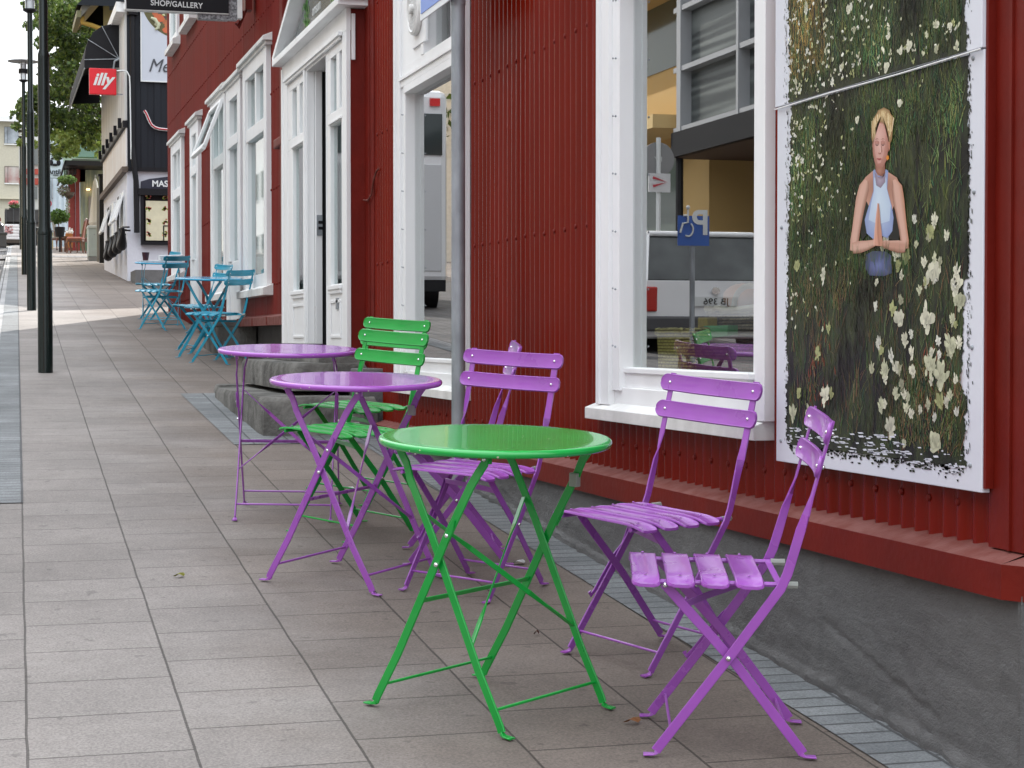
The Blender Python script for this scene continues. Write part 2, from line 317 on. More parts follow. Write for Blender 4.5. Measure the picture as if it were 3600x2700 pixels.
XE = lambda y: .0143*y-.16
strip(-400, 400, -60, 900, lambda x, y: -.75, 'ground', M['dirt'])
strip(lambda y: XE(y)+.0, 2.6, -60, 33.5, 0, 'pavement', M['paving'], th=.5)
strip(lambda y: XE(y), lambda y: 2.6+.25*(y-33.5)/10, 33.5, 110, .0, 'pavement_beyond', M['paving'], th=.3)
strip(lambda y: XE(y)-.12, XE, -60, 110, -.004, 'kerb', M['kerb'], th=.5)
strip(-9.5, lambda y: XE(y)-.12, -60, 110, lambda x, y: -.12-.03*(0-x) if x > -8 else -.12-.24, 'road', M['road'], nx=6)
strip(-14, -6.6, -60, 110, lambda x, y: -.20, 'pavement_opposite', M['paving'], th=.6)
struct('slate_strip', MB().add([(XE(8.35), 8.35, gz(8.35)+.004)]+[(.021+.0143*8.35, 8.35, gz(8.35)+.004)]+[q for y in (12, 15.4, 24, 36.5, 54) for q in ((XE(y), y, gz(y)+.004), (.021+.0143*y, y, gz(y)+.004))],
       [(2*i, 2*i+1, 2*i+3, 2*i+2) for i in range(5)]), M['slate'])
strip(2.02, 2.25, -3, 10.3, .004, 'slate_margin', M['slate'])
struct('slate_apron', MB().add([(1.31, 10.3, gz(10.3)+.004), (2.25, 10.3, gz(10.3)+.004), (2.25, 13.3, gz(13.3)+.004), (1.31, 13.3, gz(13.3)+.004)], [(0, 1, 2, 3)]), M['slate'])
struct('drive_crossing', MB().add([(-.3, 53.3, gz(53.3)+.008), (4, 53.3, gz(53.3)+.008), (4, 55.5, gz(55.5)+.008), (-.3, 55.5, gz(55.5)+.008)], [(0, 1, 2, 3)]), M['road'])

# ------------------------------------------------------------ bistro chairs
SLOPE = .0672
def place(x, y, ang, slope=SLOPE, dz=.004):       # ang: heading of local +y
    z = Vector((0, -slope, 1)).normalized(); yd = Vector((math.cos(ang), math.sin(ang), 0)); yd.z = slope*yd.y; yd.normalize(); xd = yd.cross(z)
    return Matrix(((xd.x, yd.x, z.x, x), (xd.y, yd.y, z.y, y), (xd.z, yd.z, z.z, gz(y)+dz), (0, 0, 0, 1)))
def slat(mb, L, hh, th, pos, up, nrm, bow, r=.016, rise=0, n=22, m=0):
    """rounded slat along x: pos centre, up = in-plane short axis, nrm = face normal; bow moves the middle against nrm"""
    pos, up, nrm = Vector(pos), Vector(up).normalized(), Vector(nrm).normalized(); rings = []
    xs = [-L+r*(1-math.cos(math.pi/2*i/5)) for i in range(6)]; xs = xs+[-L+r+(2*L-2*r)*i/n for i in range(1, n)]+[-q for q in reversed(xs)]
    for x in xs:
        a = max(0, abs(x)-(L-r)); h = hh-r+math.sqrt(max(0, r*r-a*a)); q = 1-(x/L)**2; base = pos+Vector((x, 0, 0))-nrm*bow*q+up*0; base = base+nrm*(-rise*(abs(x)/L)**6)
        e = min(.0028, h*.3); k = .0012
        rings.append([base+up*a_+nrm*b_ for a_, b_ in ((-h, -th/2+.001), (-h, th/2-.002), (-h+e, th/2+k), (-h+2*e, th/2), (h-2*e, th/2), (h-e, th/2+k), (h, th/2-.002), (h, -th/2+.001), (h-e, -th/2), (-h+e, -th/2))])
    o = [p for q in rings for p in q]; f = []
    for i in range(len(xs)-1):
        for j in range(10): kk = (j+1) % 10; f.append((i*10+j, (i+1)*10+j, (i+1)*10+kk, i*10+kk))
    f.append(tuple(range(10))); f.append(tuple((len(xs)-1)*10+j for j in range(9, -1, -1)))
    mb.add(o, f, m)
def flatbar(mb, yz, x, w=.0232, t=.0055, tw=None, m=0):
    pts = [(x if not isinstance(x, list) else x[i], p[0], p[1]) for i, p in enumerate(yz)]; wv = []
    for i in range(len(yz)):
        a = yz[max(0, i-1)]; b = yz[min(len(yz)-1, i+1)]; ty, tz = b[0]-a[0], b[1]-a[1]; l = math.hypot(ty, tz); q = (tw[i] if tw else 0)
        wv.append((math.sin(q), -tz/l*math.cos(q), ty/l*math.cos(q)))
    ww = [w if (not tw or tw[i] < .1) else w*.86 for i in range(len(yz))]; mb.sweep(pts, wv, ww, t, m)
def make_chair(label, group, paint):
    r = empty('bistro_chair', (0, 0, 0), label, 'chair', group, Matrix.Identity(4))
    H = math.pi/2
    U = [(.165, .012), (.158, .022), (-.004, .245), (-.100, .384), (-.118, .410), (-.132, .444), (-.144, .488), (-.160, .55), (-.171, .585), (-.184, .63), (-.227, .808)]
    tw = [0, 0, 0, 0, 0, 0, 0, .15, H*.6, H*.97, H]
    for sx in (-1, 1):
        mb = MB(); flatbar(mb, U, sx*.172, tw=[q*sx for q in tw])
        mb.sweep([(sx*.172, .162, .010), (sx*.172, .170, .0045), (sx*.172, .194, .0035)], (1, 0, 0), [.006, .018, .022], [.012, .004, .004])
        mb.build('back_leg', paint, r, smooth=True, local=True)
        mb = MB(); flatbar(mb, [(-.184, .012), (-.177, .022), (-.02, .222), (.155, .412)], sx*.156)
        mb.sweep([(sx*.156, -.180, .010), (sx*.156, -.190, .0045), (sx*.156, -.215, .0035)], (1, 0, 0), [.006, .018, .022], [.012, .004, .004])
        mb.build('front_leg', paint, r, smooth=True, local=True)
        mb = MB().tube([(sx*.147, .232, .414), (sx*.147, -.128, .414)], .0062)
        rd = mb.build('seat_rod', paint, r, smooth=True, local=True)
        MB().tube([(sx*.147, -.124, .414), (sx*.147, -.160, .414)], .0085).build('plastic_tip', M['clear'], rd, smooth=True, local=True)
        for c_, q in (((sx*.178, .000, .240), .7), ((sx*.164, .152, .409), .9)): MB().ball(c_, .0065, sc=(q, 1, 1)).build('rivet', M['rivet'], r, smooth=True, local=True)
    for i, yc in enumerate((.198, .117, .036, -.045)):
        mb = MB(); slat(mb, .194, .0335, .007, (0, yc, .430), (0, 1, .03), (0, 0, 1), .004, r=.014, rise=.017)
        for sx in (-1, 1): mb.ball((sx*.142, yc, .4322), .0038, 1, 6, (1, 1, .45))
        mb.build('seat_slat', [paint, paint], r, smooth=True, ang=50, local=True)
    up = Vector((0, -.043, .178)).normalized(); nrm = Vector((0, up.z, -up.y))
    for z in (.779, .700):
        y = -.184-(z-.63)*.2416
        mb = MB(); slat(mb, .207, .0262, .0075, Vector((0, y, z))+nrm*.009, up, nrm, .016, r=.020)
        for sx in (-1, 1):
            for s2 in (1, -1): mb.ball(Vector((sx*.172, y, z))+nrm*(.0072 if s2 > 0 else -.006), .0052, 1, 6)
        mb.build('back_slat', [paint, M['rivet']], r, smooth=True, ang=50, local=True)
    MB().tube([(-.172, .130, .060), (.172, .130, .060)], .0038).build('foot_rod', paint, r, smooth=True, local=True)
    MB().tube([(-.156, -.148, .060), (.156, -.148, .060)], .0038).build('foot_rod', paint, r, smooth=True, local=True)
    mb = MB().tube([(-.147, -.080, .413), (.147, -.080, .413)], .0045); mb.sweep([(-.147, -.118, .413), (.147, -.118, .413)], (0, 1, 0), .016, .004)
    mb.build('rear_crossbar', paint, r, smooth=True, local=True)
    mb = MB(); mb.sweep([(-.148, .100, .362), (-.05, .054, .361), (.166, -.052, .352)], (0, 0, 1), .017, .004)
    mb.build('strap', paint, r, smooth=True, local=True)
    mb = MB(); flatbar(mb, [(-.070, .352), (-.045, .30), (-.012, .27), (.03, .215), (.062, .172), (.078, .158), (.084, .170)], .184, w=.012, t=.004)
    mb.build('latch', paint, r, smooth=True, local=True)
    return r
def make_table(label, group, paint, top, clip=True):
    r = empty('bistro_table', (0, 0, 0), label, 'table', group, Matrix.Identity(4))
    R = .3; pr = [(1e-4, .7045), (.15, .7046), (.25, .7050), (.286, .7055), (.294, .7045), (.2985, .701), (.3, .696), (.2985, .690), (.295, .6865), (.290, .6865), (.288, .692), (.286, .699), (1e-4, .699)]
    MB().lathe(pr, k=96).build('tabletop', top, r, smooth=True, ang=60, local=True)
    def leg(x0, x1, y, name, jog):
        s = 1 if x1 > x0 else -1; mb = MB()
        pts = [(x0-s*.002, y, .012), (x0+s*.004, y, .026)]; L = (x1-s*.045)-x0
        for q in (.25, .5, .75): pts.append((x0+L*q, y, .62*q))
        pts += [(x1-s*.045, y, .605), (x1-s*.036, y+jog*.5, .622), (x1-s*.024, y+jog, .642), (x1-s*.004, y+jog, .668), (x1, y+jog*.6, .684)]
        wv = []
        for i in range(len(pts)):
            a, b = pts[max(0, i-1)], pts[min(len(pts)-1, i+1)]; wv.append((-(b[2]-a[2]), 0, b[0]-a[0]))
        mb.sweep(pts, wv, .0235, .006)
        mb.sweep([(x0, y, .010), (x0-s*.012, y, .0045), (x0-s*.036, y, .0035)], (0, 1, 0), [.006, .018, .022], [.012, .004, .004])
        o = mb.build(name, paint, r, smooth=True, local=True)
        mb = MB(); sy = 1 if y > 0 else -1
        mb.box(x1-.013, x1+.013, y+jog-.004-.004*sy, y+jog+.004-.004*sy, .668, .700); mb.ball((x1, y+jog+sy*.006, .680), .006, 1, 6)
        mb.build('bracket', [paint, M['rivet']], r, smooth=True, local=True)
    for sy in (-1, 1):
        leg(-.212, .15, sy*.209, 'outer_leg', -.006*sy); leg(.212, -.155, sy*.199, 'inner_leg', -.008*sy)
        for c_ in ((.0, sy*.2145, .40), (.035, sy*.2145, .478)): MB().ball(c_, .0065, 0, 6).build('rivet', M['rivet'], r, smooth=True, local=True)
        mb = MB(); mb.sweep([(.028, sy*.214, .458), (.046, sy*.214, .492), (.058, sy*.215, .52)], (.87, 0, -.5), [.016, .018, .008], .005); mb.build('hinge_plate', paint, r, smooth=True, local=True)
    mb = MB().tube([(-.186, -.209, .062), (-.186, .209, .062)], .0042); mb.build('foot_rod', paint, r, smooth=True, local=True)
    mb = MB().tube([(.186, -.199, .062), (.186, .199, .062)], .0042); mb.build('foot_rod', paint, r, smooth=True, local=True)
    mb = MB(); mb.sweep([(-.055, -.205, .30), (-.055, .205, .30)], (.5, 0, .86), .014, .005); mb.build('crossbar', paint, r, smooth=True, local=True)
    for s in (1, -1):            # crossed diagonal braces between the inner legs
        fx = lambda z: .212-.322*z/.605
        z0, z1 = .20, .52; pts = []; wv = []; ws = []
        for q in (0, .18, .30, .5, .70, .82, 1):
            z = z1+(z0-z1)*q; pts.append((fx(z)+s*.004, s*(-.196+.392*q), z)); flat = .3 <= q <= .7
            wv.append((0, .5, .85) if flat else (1, 0, .2)); ws.append(.014)
        mb = MB(); mb.sweep(pts, wv, ws, .0042); mb.build('brace', paint, r, smooth=True, local=True)
    if clip:
        mb = MB(); c = Vector((.098, .2055, .585)); mb.box(c.x-.013, c.x+.013, c.y-.009, c.y+.009, c.z-.018, c.z+.018)
        mb.build('plastic_clip', M['clear'], r, smooth=True, local=True, bevel=.002)
    return r
deg = math.radians
SW = lambda a, b: {M[a]: M[b], M[a+'_top']: M[b+'_top']}
G1 = 'folding bistro chairs along the red wall'; G2 = 'round folding bistro tables along the red wall'
chair = make_chair('purple folding chair in front, seen from the side beside the poster, facing the green table', G1, M['purple'])
def fit(o, m): o.matrix_world = m; MW[o] = m.copy()
fit(chair, place(1.726, 4.216, deg(161.8)))
dup(chair, place(1.856, 5.064, deg(203.0)), 'purple folding chair whose back stands before the white window sill, right behind the green table')
dup(chair, place(1.604, 6.139, deg(220.8)), 'purple folding chair behind the green table, its broad back just right of the grey pole')
dup(chair, place(1.680, 6.738, deg(167.9)), 'purple folding chair seen edge-on, mostly hidden behind another purple chair by the grey pole')
dup(chair, place(1.408, 7.350, deg(210.5)), 'nearer of the two green folding chairs, its back overlapping the other green chair', None, SW('purple', 'green'))
dup(chair, place(1.634, 8.27, deg(214.8)), 'farther green folding chair standing close to the wall, partly hidden by the nearer green one', None, SW('purple', 'green'))
dup(chair, place(1.92, 16.04, deg(137.5)), 'blue folding chair nearest the camera at the nearer blue table', None, SW('purple', 'blue'))
dup(chair, place(1.91, 17.35, deg(195.7)), 'blue folding chair behind the nearer blue table, before the white door frame', None, SW('purple', 'blue'))
dup(chair, place(1.83, 20.5, deg(131.5)), 'blue folding chair with a dark shaded back at the farther blue table', None, SW('purple', 'blue'))
dup(chair, place(1.95, 22.3, deg(195)), 'farthest blue folding chair, behind the table with the newspaper', None, SW('purple', 'blue'))
table = make_table('round green bistro table nearest the camera, with a clear clip on one leg', G2, M['green'], M['green_top'])
fit(table, place(1.250, 4.620, deg(33)))
t2 = dup(table, place(1.230, 6.385, deg(44)), 'middle round purple bistro table, between the green table and the farther purple one', None, SW('green', 'purple'))
t3 = dup(table, place(1.232, 7.90, deg(-14)), 'farther round purple bistro table in front of the stone doorstep', None, SW('green', 'purple'))
t4 = dup(table, place(1.90, 16.72, deg(-20+90)), 'nearer round blue bistro table, empty top', None, SW('green', 'blue'))
t5 = dup(table, place(1.90, 21.45, deg(-99+90)), 'farther round blue bistro table with a newspaper and a dark cup on it', None, SW('green', 'blue'))
# ------------------------------------------------------------ red corrugated building
XW = 2.24; PITCH = .0715
RB = empty('red_building', (2.24, 12, 1), 'long dark red corrugated metal house with white framed windows and doors', 'building')
def corr(mb, y0, y1, z0, z1, pitch=PITCH, amp=.0085, X=XW, per=8, phase=0, zf=None):
    n = max(2, int((y1-y0)/pitch*per)); o = []; f = []; nz = max(1, min(10, int((z1-z0)/.45)))
    for i in range(n+1):
        y = y0+(y1-y0)*i/n; s = math.cos(2*math.pi*(y-phase)/pitch); s = abs(s)**.8*(1 if s > 0 else -1)
        for k in range(nz+1):
            z = z0+(z1-z0)*k/nz; d = mnoise.noise(Vector((y*1.3, z*1.1, 7)))*.003+mnoise.noise(Vector((y*6, z*1.5, 2)))*.0012
            lap = .0016 if int((y-phase)/pitch+500.3) % 10 == 0 else 0
            o.append((X-amp*s*(1+.12*mnoise.noise(Vector((y*4, z*.8, 5))))+d-lap, y, z))
    for i in range(n):
        for k in range(nz): a = i*(nz+1)+k; f.append((a, a+1, a+nz+2, a+nz+1))
    return mb.add(o, f)
near = MB(); PH = 6.820
for a, b, c, d in ((3.70, 5.05, .79, 6.8), (5.05, 6.56, .79, .995), (5.05, 6.56, 3.42, 6.8), (6.56, 8.65, .79, 6.8), (8.65, 10.16, .79, .995), (8.65, 10.16, 3.42, 6.8), (10.16, 11.30, .79, 6.8), (11.30, 13.60, 3.2, 6.8)):
    corr(near, a, b, c, d, phase=PH)
near.build('corrugated_wall', M['red'], RB, smooth=True, ang=80)
far = MB()
FW = [(15.17, 16.58, 1.70, 3.70, 'w'), (16.80, 17.80, 1.45, 3.66, 'd'), (17.92, 19.10, 1.72, 3.68, 'w'), (20.3, 21.1, 1.60, 3.68, 'd'), (22.1, 23.35, 2.05, 3.68, 'w')]
ys = [13.6]; 
cells = []; y = 13.6
for a, b, c, d, k in sorted(FW):
    cells.append((y, a+.03, 1.45, 3.62)); cells.append((a+.03, b-.03, 1.45, c+.02) if c > 1.5 else None); y = b-.03
cells.append((y, 24.2, 1.45, 3.62)); cells.append((13.6, 24.2, 3.62, 4.86))
UW = [(20.7, 21.7), (22.55, 23.45)]
y = 13.6
for a, b in UW: cells.append((y, a, 4.86, 6.3)); y = b
cells.append((y, 24.2, 4.86, 6.3)); cells.append((13.6, 24.2, 6.3, 6.8))
for c in cells:
    if c: corr(far, *c, phase=PH, amp=.007, per=6)
far.build('corrugated_wall', M['redfar'], RB, smooth=True, ang=80)
# screws: every second ridge
SCW = []
def covered(y, z):
    for a, b in ((5.0, 6.62), (8.6, 10.2)):
        if a < y < b and .98 < z < 3.45: return True
    if 11.1 < y < 13.7 and z < 3.9: return True
    for a, b, c, d, k in FW:
        if a-.05 < y < b+.05 and c-.1 < z < d+.12: return True
    return False
for zz in (.891, 1.719, 2.49, 3.27, 4.0, 4.6, 5.4):
    k = 0; y = PH-PITCH*2*22
    while y < 24.1:
        if y > 3.85 and not covered(y, zz) and (zz > 1.5 or y < 11):
            if not (zz < 3.4 and 3.79 < y < 4.95 and zz > .93): SCW.append((XW-.0095, y, zz+random.uniform(-.004, .004)))
        y += PITCH*2
SCW.sort(key=lambda p: (p[1]*1.0+abs(p[2]-CZ)*(9 if p[2] > 2.6 and p[1] < 7 else 0)))
sc0 = MB().ball((0, 0, 0), .0085, 0, 4, (.8, 1, 1.15)).build('screw_head', M['red_flat'], RB, smooth=True, local=True)
for i, p in enumerate(SCW[:100]):
    o_ = sc0 if i == 0 else sc0.copy()
    if i: C.objects.link(o_); o_.parent = RB; MW[o_] = MW[RB]
    o_.location = MW[RB].inverted() @ Vector(p)
sc = MB()
for p in SCW[100:]: sc.ball(p, .0085, 0, 4, (.8, 1, 1.15))
tag(sc.build('far_screw_heads', M['red_flat'], RB, smooth=True), kind='stuff')
# body behind the cladding (roof, ends, back) so that it stands as a house
b = MB(); b.box(9.8, 10, 3.2, 24.1, 0, 6.8); b.box(2.6, 9.8, 3.0, 3.2, 0, 6.8); b.box(2.27, 9.8, 24.1, 24.25, 1, 6.8)
b.build('rear_walls', M['redfar'], RB)
b = MB(); b.add([(2.0, 3.0, 6.7), (2.0, 24.5, 6.7), (6.1, 24.5, 9.2), (6.1, 3.0, 9.2), (10.3, 3.0, 6.7), (10.3, 24.5, 6.7)], [(0, 3, 2, 1), (3, 4, 5, 2), (0, 4, 3), (1, 2, 5)])
b.box(2.0, 10.3, 3.0, 24.5, 6.62, 6.7); b.build('roof', M['blackclad'], RB)
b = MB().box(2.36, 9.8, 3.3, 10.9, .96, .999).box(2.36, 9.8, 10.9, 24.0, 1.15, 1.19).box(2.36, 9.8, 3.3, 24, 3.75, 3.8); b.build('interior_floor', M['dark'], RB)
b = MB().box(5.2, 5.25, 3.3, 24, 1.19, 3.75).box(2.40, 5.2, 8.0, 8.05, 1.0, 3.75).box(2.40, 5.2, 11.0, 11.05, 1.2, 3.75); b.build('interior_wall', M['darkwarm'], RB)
# concrete base
b = MB(); o = []; f = []; NY, NZ = 560, 48
for i in range(NY+1):
    y = 3.62+(10.70-3.62)*i/NY; zlo = gz(y)-.12
    for k in range(NZ+1):
        z = zlo+(.71-zlo)*k/NZ; q = mnoise.fractal(Vector((y*4, z*9, 3.1)), .7, 2.1, 6)*.0035+mnoise.fractal(Vector((y*17, z*24, 9.1)), .6, 2.0, 5)*.0028
        d1 = z-(.505-.16*(4.62-y)/.7*1.0+.012*mnoise.noise(Vector((y*16, 4, 1)))) if 3.98 < y < 4.62 else 9
        if abs(d1) < .03: q += .007*math.exp(-(d1/.008)**2)
        if z < gz(y)+.03: q -= .012+.02*mnoise.noise(Vector((y*14, 1, 2)))
        o.append((2.197+q-(.006 if y > 4.64 else 0), y, z))
for i in range(NY):
    for k in range(NZ): a = i*(NZ+1)+k; f.append((a, a+1, a+NZ+2, a+NZ+1))
b.add(o, f)
b.box(2.30, 2.5, 3.62, 24.1, -.5, .78)
b.box(2.195, 2.30, 3.615, 3.62, 0, .71)
b.build('concrete_base', M['concrete'], RB, smooth=True, ang=60)
struct_ = MB().box(2.35, 2.6, 13.6, 24.1, .6, 1.46); struct_.build('recessed_base', M['concrete'], RB)
# red flashing ledge (near level)
def ledge(y0, y1, zt, zb, xo, name, m1, m2):
    L = MB(); L.add([(xo, y0, zt-.018), (xo, y1, zt-.018), (XW+.02, y1, zt+.012), (XW+.02, y0, zt+.012)], [(0, 3, 2, 1)], 1)
    L.add([(xo, y0, zt-.018), (xo, y1, zt-.018), (xo, y1, zb), (xo, y0, zb)], [(0, 1, 2, 3)], 0)
    L.add([(xo, y0, zb), (xo, y1, zb), (2.24, y1, zb), (2.24, y0, zb)], [(0, 1, 2, 3)], 0)
    L.add([(xo, y1, zt-.018), (XW+.02, y1, zt+.012), (XW+.02, y1, zb), (xo, y1, zb)], [(0, 1, 2, 3)], 0)
    return L.build(name, [m1, m2], RB)
ledge(3.66, 10.66, .795, .698, 2.17, 'base_flashing', M['red_flat'], M['red_dusty'])
ledge(13.9, 16.78, 1.468, 1.382, 2.16, 'base_flashing', M['red_dusty'], M['red_dusty'])
ledge(17.85, 20.2, 1.468, 1.382, 2.16, 'base_flashing', M['red_dusty'], M['red_dusty'])
MB().box(2.155, 2.165, 14.9, 14.905, 1.384, 1.45).box(2.155, 2.165, 15.75, 15.755, 1.384, 1.45).build('flashing_seam', M['red_flat'], RB)
# turned corner at the near end: the wall bends away
cx, cy = 2.24, 3.66; dx, dy = .505, -.863
b = MB(); b.add([(cx-.016, cy+.14, .80), (cx-.016, cy, .80), (cx-.016, cy, 6.7), (cx-.016, cy+.14, 6.7)], [(0, 1, 2, 3)])
b.add([(cx-.016, cy, .80), (cx+dx*.6-.016, cy+dy*.6, .80), (cx+dx*.6-.016, cy+dy*.6, 6.7), (cx-.016, cy, 6.7)], [(0, 1, 2, 3)])
b.add([(cx-.016, cy+.14, .8), (cx-.016, cy+.14, 6.7), (cx+.02, cy+.14, 6.7), (cx+.02, cy+.14, .8)], [(0, 1, 2, 3)])
b.box(cx-.022, cx-.012, cy+.05, cy+.062, .80, 6.7)
b.build('corner_board', M['red_flat'], RB)
b = MB(); q = [(2.17, cy, .777), (2.17+dx*.6, cy+dy*.6, .777)]
b.add([(2.17, cy, .777), (2.17+dx*.6, cy+dy*.6, .777), (2.17+dx*.6, cy+dy*.6, .698), (2.17, cy, .698)], [(0, 1, 2, 3)], 0)
b.add([(2.17, cy, .777), (2.17+dx*.6, cy+dy*.6, .777), (2.26+dx*.6, cy+dy*.6, .80), (2.26, cy, .80)], [(0, 1, 2, 3)], 1)
b.build('corner_flashing', [M['red_flat'], M['red_dusty']], RB)
MB().add([(2.195, 3.63, -.1), (2.195+dx*.6, 3.63+dy*.6, -.1), (2.195+dx*.6, 3.63+dy*.6, .71), (2.195, 3.63, .71)], [(0, 1, 2, 3)]).build('corner_base', M['concrete'], RB)

# ---- two large shop windows (near part)
def big_window(y0, y1, vent):
    wn = MB(); xf = 2.20; W_ = M['white']; g0, g1 = y0+.225, y1-.195      # glass edges
    # outer casing
    wn.box(xf, 2.236, y0, y0+.07, 1.035, 3.42).box(xf, 2.25, y1-.115, y1, 1.035, 3.42); wn.box(xf, 2.25, y0+.07, y1-.115, 3.30, 3.42)
    wn.box(xf-.010, 2.25, y1-.03, y1+.004, 1.035, 3.42)
    # inner frame
    wn.box(2.238, 2.30, y0+.07, y0+.145, 1.09, 3.30).box(2.262, 2.30, y0+.145, g0, 1.09, 3.30).box(2.215, 2.30, g1, y1-.115, 1.09, 3.30)
    wn.box(2.240, 2.30, g0, g1, 1.10, 1.175).box(2.226, 2.30, y0+.07, y1-.115, 1.035, 1.10)
    wn.box(2.232, 2.285, g0-.03, g1+.03, 1.155, 1.172)
    wn.box(2.205, 2.30, g0, g1, 2.625, 2.665).box(2.205, 2.30, y0+.07, y1-.115, 2.665, 2.70).box(2.195, 2.30, y0+.07, y1-.115, 2.70, 2.718).box(2.205, 2.30, g0, g1, 2.718, 2.77)
    wn.box(2.205, 2.30, g0, g1, 3.26, 3.30)
    mid = y0+.9
    if vent:
        wn.box(2.208, 2.29, mid-.0, g1, 2.77, 3.26); wn.box(2.200, 2.30, mid-.06, mid, 2.77, 3.26)
    else: wn.box(2.205, 2.30, mid-.03, mid+.03, 2.77, 3.26)
    for i in range(7): wn.ball((2.204, g1+.012, 1.25+i*.21), .0045, 1, 4).ball((2.204, g1+.042, 1.25+i*.21+.004), .004, 1, 4)
    o = wn.build('window', [W_, M['galv']], RB, bevel=.0035)
    MB().box(2.268, 2.274, g0-.01, g1+.01, 1.17, 2.63).build('pane', M['glass'], o)
    MB().box(2.268, 2.274, g0-.01, (mid if vent else g1+.01), 2.765, 3.265).build('pane', M['glass'], o)
    s = MB(); yl, yr = y0-.115, y1+.095+.0
    ya, yb = y0+.015, y1+.078
    s.add([(2.172, ya, .978), (2.172, yb, .978), (2.25, yb, .978), (2.25, ya, .978), (2.172, ya, 1.020), (2.172, yb, 1.020), (2.25, yb, 1.050), (2.25, ya, 1.050)], [(0, 1, 2, 3), (4, 7, 6, 5), (0, 4, 5, 1), (1, 5, 6, 2), (2, 6, 7, 3), (3, 7, 4, 0)])
    s.build('sill', M['whitedirty'], o, bevel=.002)
    # inner reveal seen through the glass
    r_ = MB().box(2.30, 2.322, g1, g1+.02, 1.1, 3.26).box(2.30, 2.322, g0-.02, g0, 1.1, 3.26).box(2.30, 2.95, g0, g1, 1.12, 1.15); r_.box(2.30, 2.318, g1-.012, g1, 1.15, 2.62)
    r_.build('inner_reveal', M['jamb'], o)
    return o, mid, g0, g1
w1, mid1, ga, gb = big_window(5.043, 6.585, False)
w2, mid2, gc, gd = big_window(8.64, 10.18, True)
# sill in the photo runs a little past the casing on the left
fan = MB(); fc = (2.20, 9.60, 3.02)
fan.lathe([(.135, .0), (.14, -.012), (.135, -.03), (.12, -.036), (.112, -.03), (.112, 0)], fc, 40, 0, 'x')
for i in range(-5, 6):
    h = math.sqrt(max(0, .112**2-(i*.02)**2)); fan.box(2.172, 2.18, fc[1]-h, fc[1]+h, fc[2]+i*.02-.004, fc[2]+i*.02+.004); fan.box(2.170, 2.178, fc[1]+i*.02-.0035, fc[1]+i*.02+.0035, fc[2]-h, fc[2]+h)
fan.lathe([(.026, 0), (.026, -.045), (.02, -.05), (1e-4, -.05)], fc, 16, 0, 'x')
vf = fan.build('ventilation_grille', M['whitedirty'], w2, smooth=True)
MB().lathe([(.11, -.006), (1e-4, -.006)], fc, 24, 0, 'x').build('duct_opening', M['dark'], vf)
MB().box(2.196, 2.208, 9.41, 9.73, 2.83, 3.2).build('backing_plate', M['white'], vf)

# ---- far windows and doors with hoods
def far_open(y0, y1, z0, z1, kind, openw=False):
    f = MB(); x = 2.196; fw = .13
    f.box(x, 2.25, y0-.02, y0+fw, z0, z1-.02).box(x, 2.25, y1-fw, y1+.02, z0, z1-.02).box(x+.002, 2.25, y0+fw, y1-fw, z1-.15, z1-.02)
    if kind == 'w':
        f.box(2.21, 2.28, y0+fw, y1-fw, z0, z0+.12); f.box(2.205, 2.28, y0+fw, y1-fw, z1-.70, z1-.59); m_ = (y0+y1)/2
        f.box(2.21, 2.28, m_-.035, m_+.035, z1-.59, z1-.15); f.box(2.21, 2.28, y0+fw, y0+fw+.06, z0+.12, z1-.15).box(2.21, 2.28, y1-fw-.06, y1-fw, z0+.12, z1-.15)
    else:
        f.box(2.22, 2.27, y0+fw, y1-fw, z0, z0+.55).box(2.19, 2.28, y0+fw, y1-fw, z1-.60, z1-.5); f.box(2.20, 2.28, y0+fw, y0+fw+.09, z0+.55, z1-.15).box(2.20, 2.28, y1-fw-.09, y1-fw, z0+.55, z1-.15)
    o = f.build('window' if kind == 'w' else 'door', M['white'], RB, bevel=.004)
    MB().box(2.245, 2.25, y0+fw, y1-fw, z0+.1, z1-.15).build('pane', M['glassfar'], o); MB().box(2.29, 2.30, y0+fw, y1-fw, z0+.1, z1-.15).build('blind', M['pale'], o)
    h = MB(); a, b_ = y0-.13, y1+.13
    h.add([(2.155, a, z1), (2.155, b_, z1), (2.25, b_, z1), (2.25, a, z1), (2.155, a, z1+.035), (2.155, b_, z1+.035), (2.25, b_, z1+.075), (2.25, a, z1+.075)], [(0, 1, 2, 3), (4, 7, 6, 5), (0, 4, 5, 1), (1, 5, 6, 2), (2, 6, 7, 3), (3, 7, 4, 0)])
    h.box(2.18, 2.25, a+.03, b_-.03, z1-.03, z1-.001); h.build('hood', M['whitedirty'], o, bevel=.003)
    if kind == 'w':
        s = MB(); s.add([(2.15, a, z0-.07), (2.15, b_, z0-.07), (2.25, b_, z0-.07), (2.25, a, z0-.07), (2.15, a, z0-.01), (2.15, b_, z0-.01), (2.25, b_, z0+.03), (2.25, a, z0+.03)], [(0, 1, 2, 3), (4, 7, 6, 5), (0, 4, 5, 1), (1, 5, 6, 2), (2, 6, 7, 3), (3, 7, 4, 0)]); s.build('sill', M['whitedirty'], o, bevel=.003)
    return o
fo = [far_open(a, b_, c_, d, k) for a, b_, c_, d, k in FW]
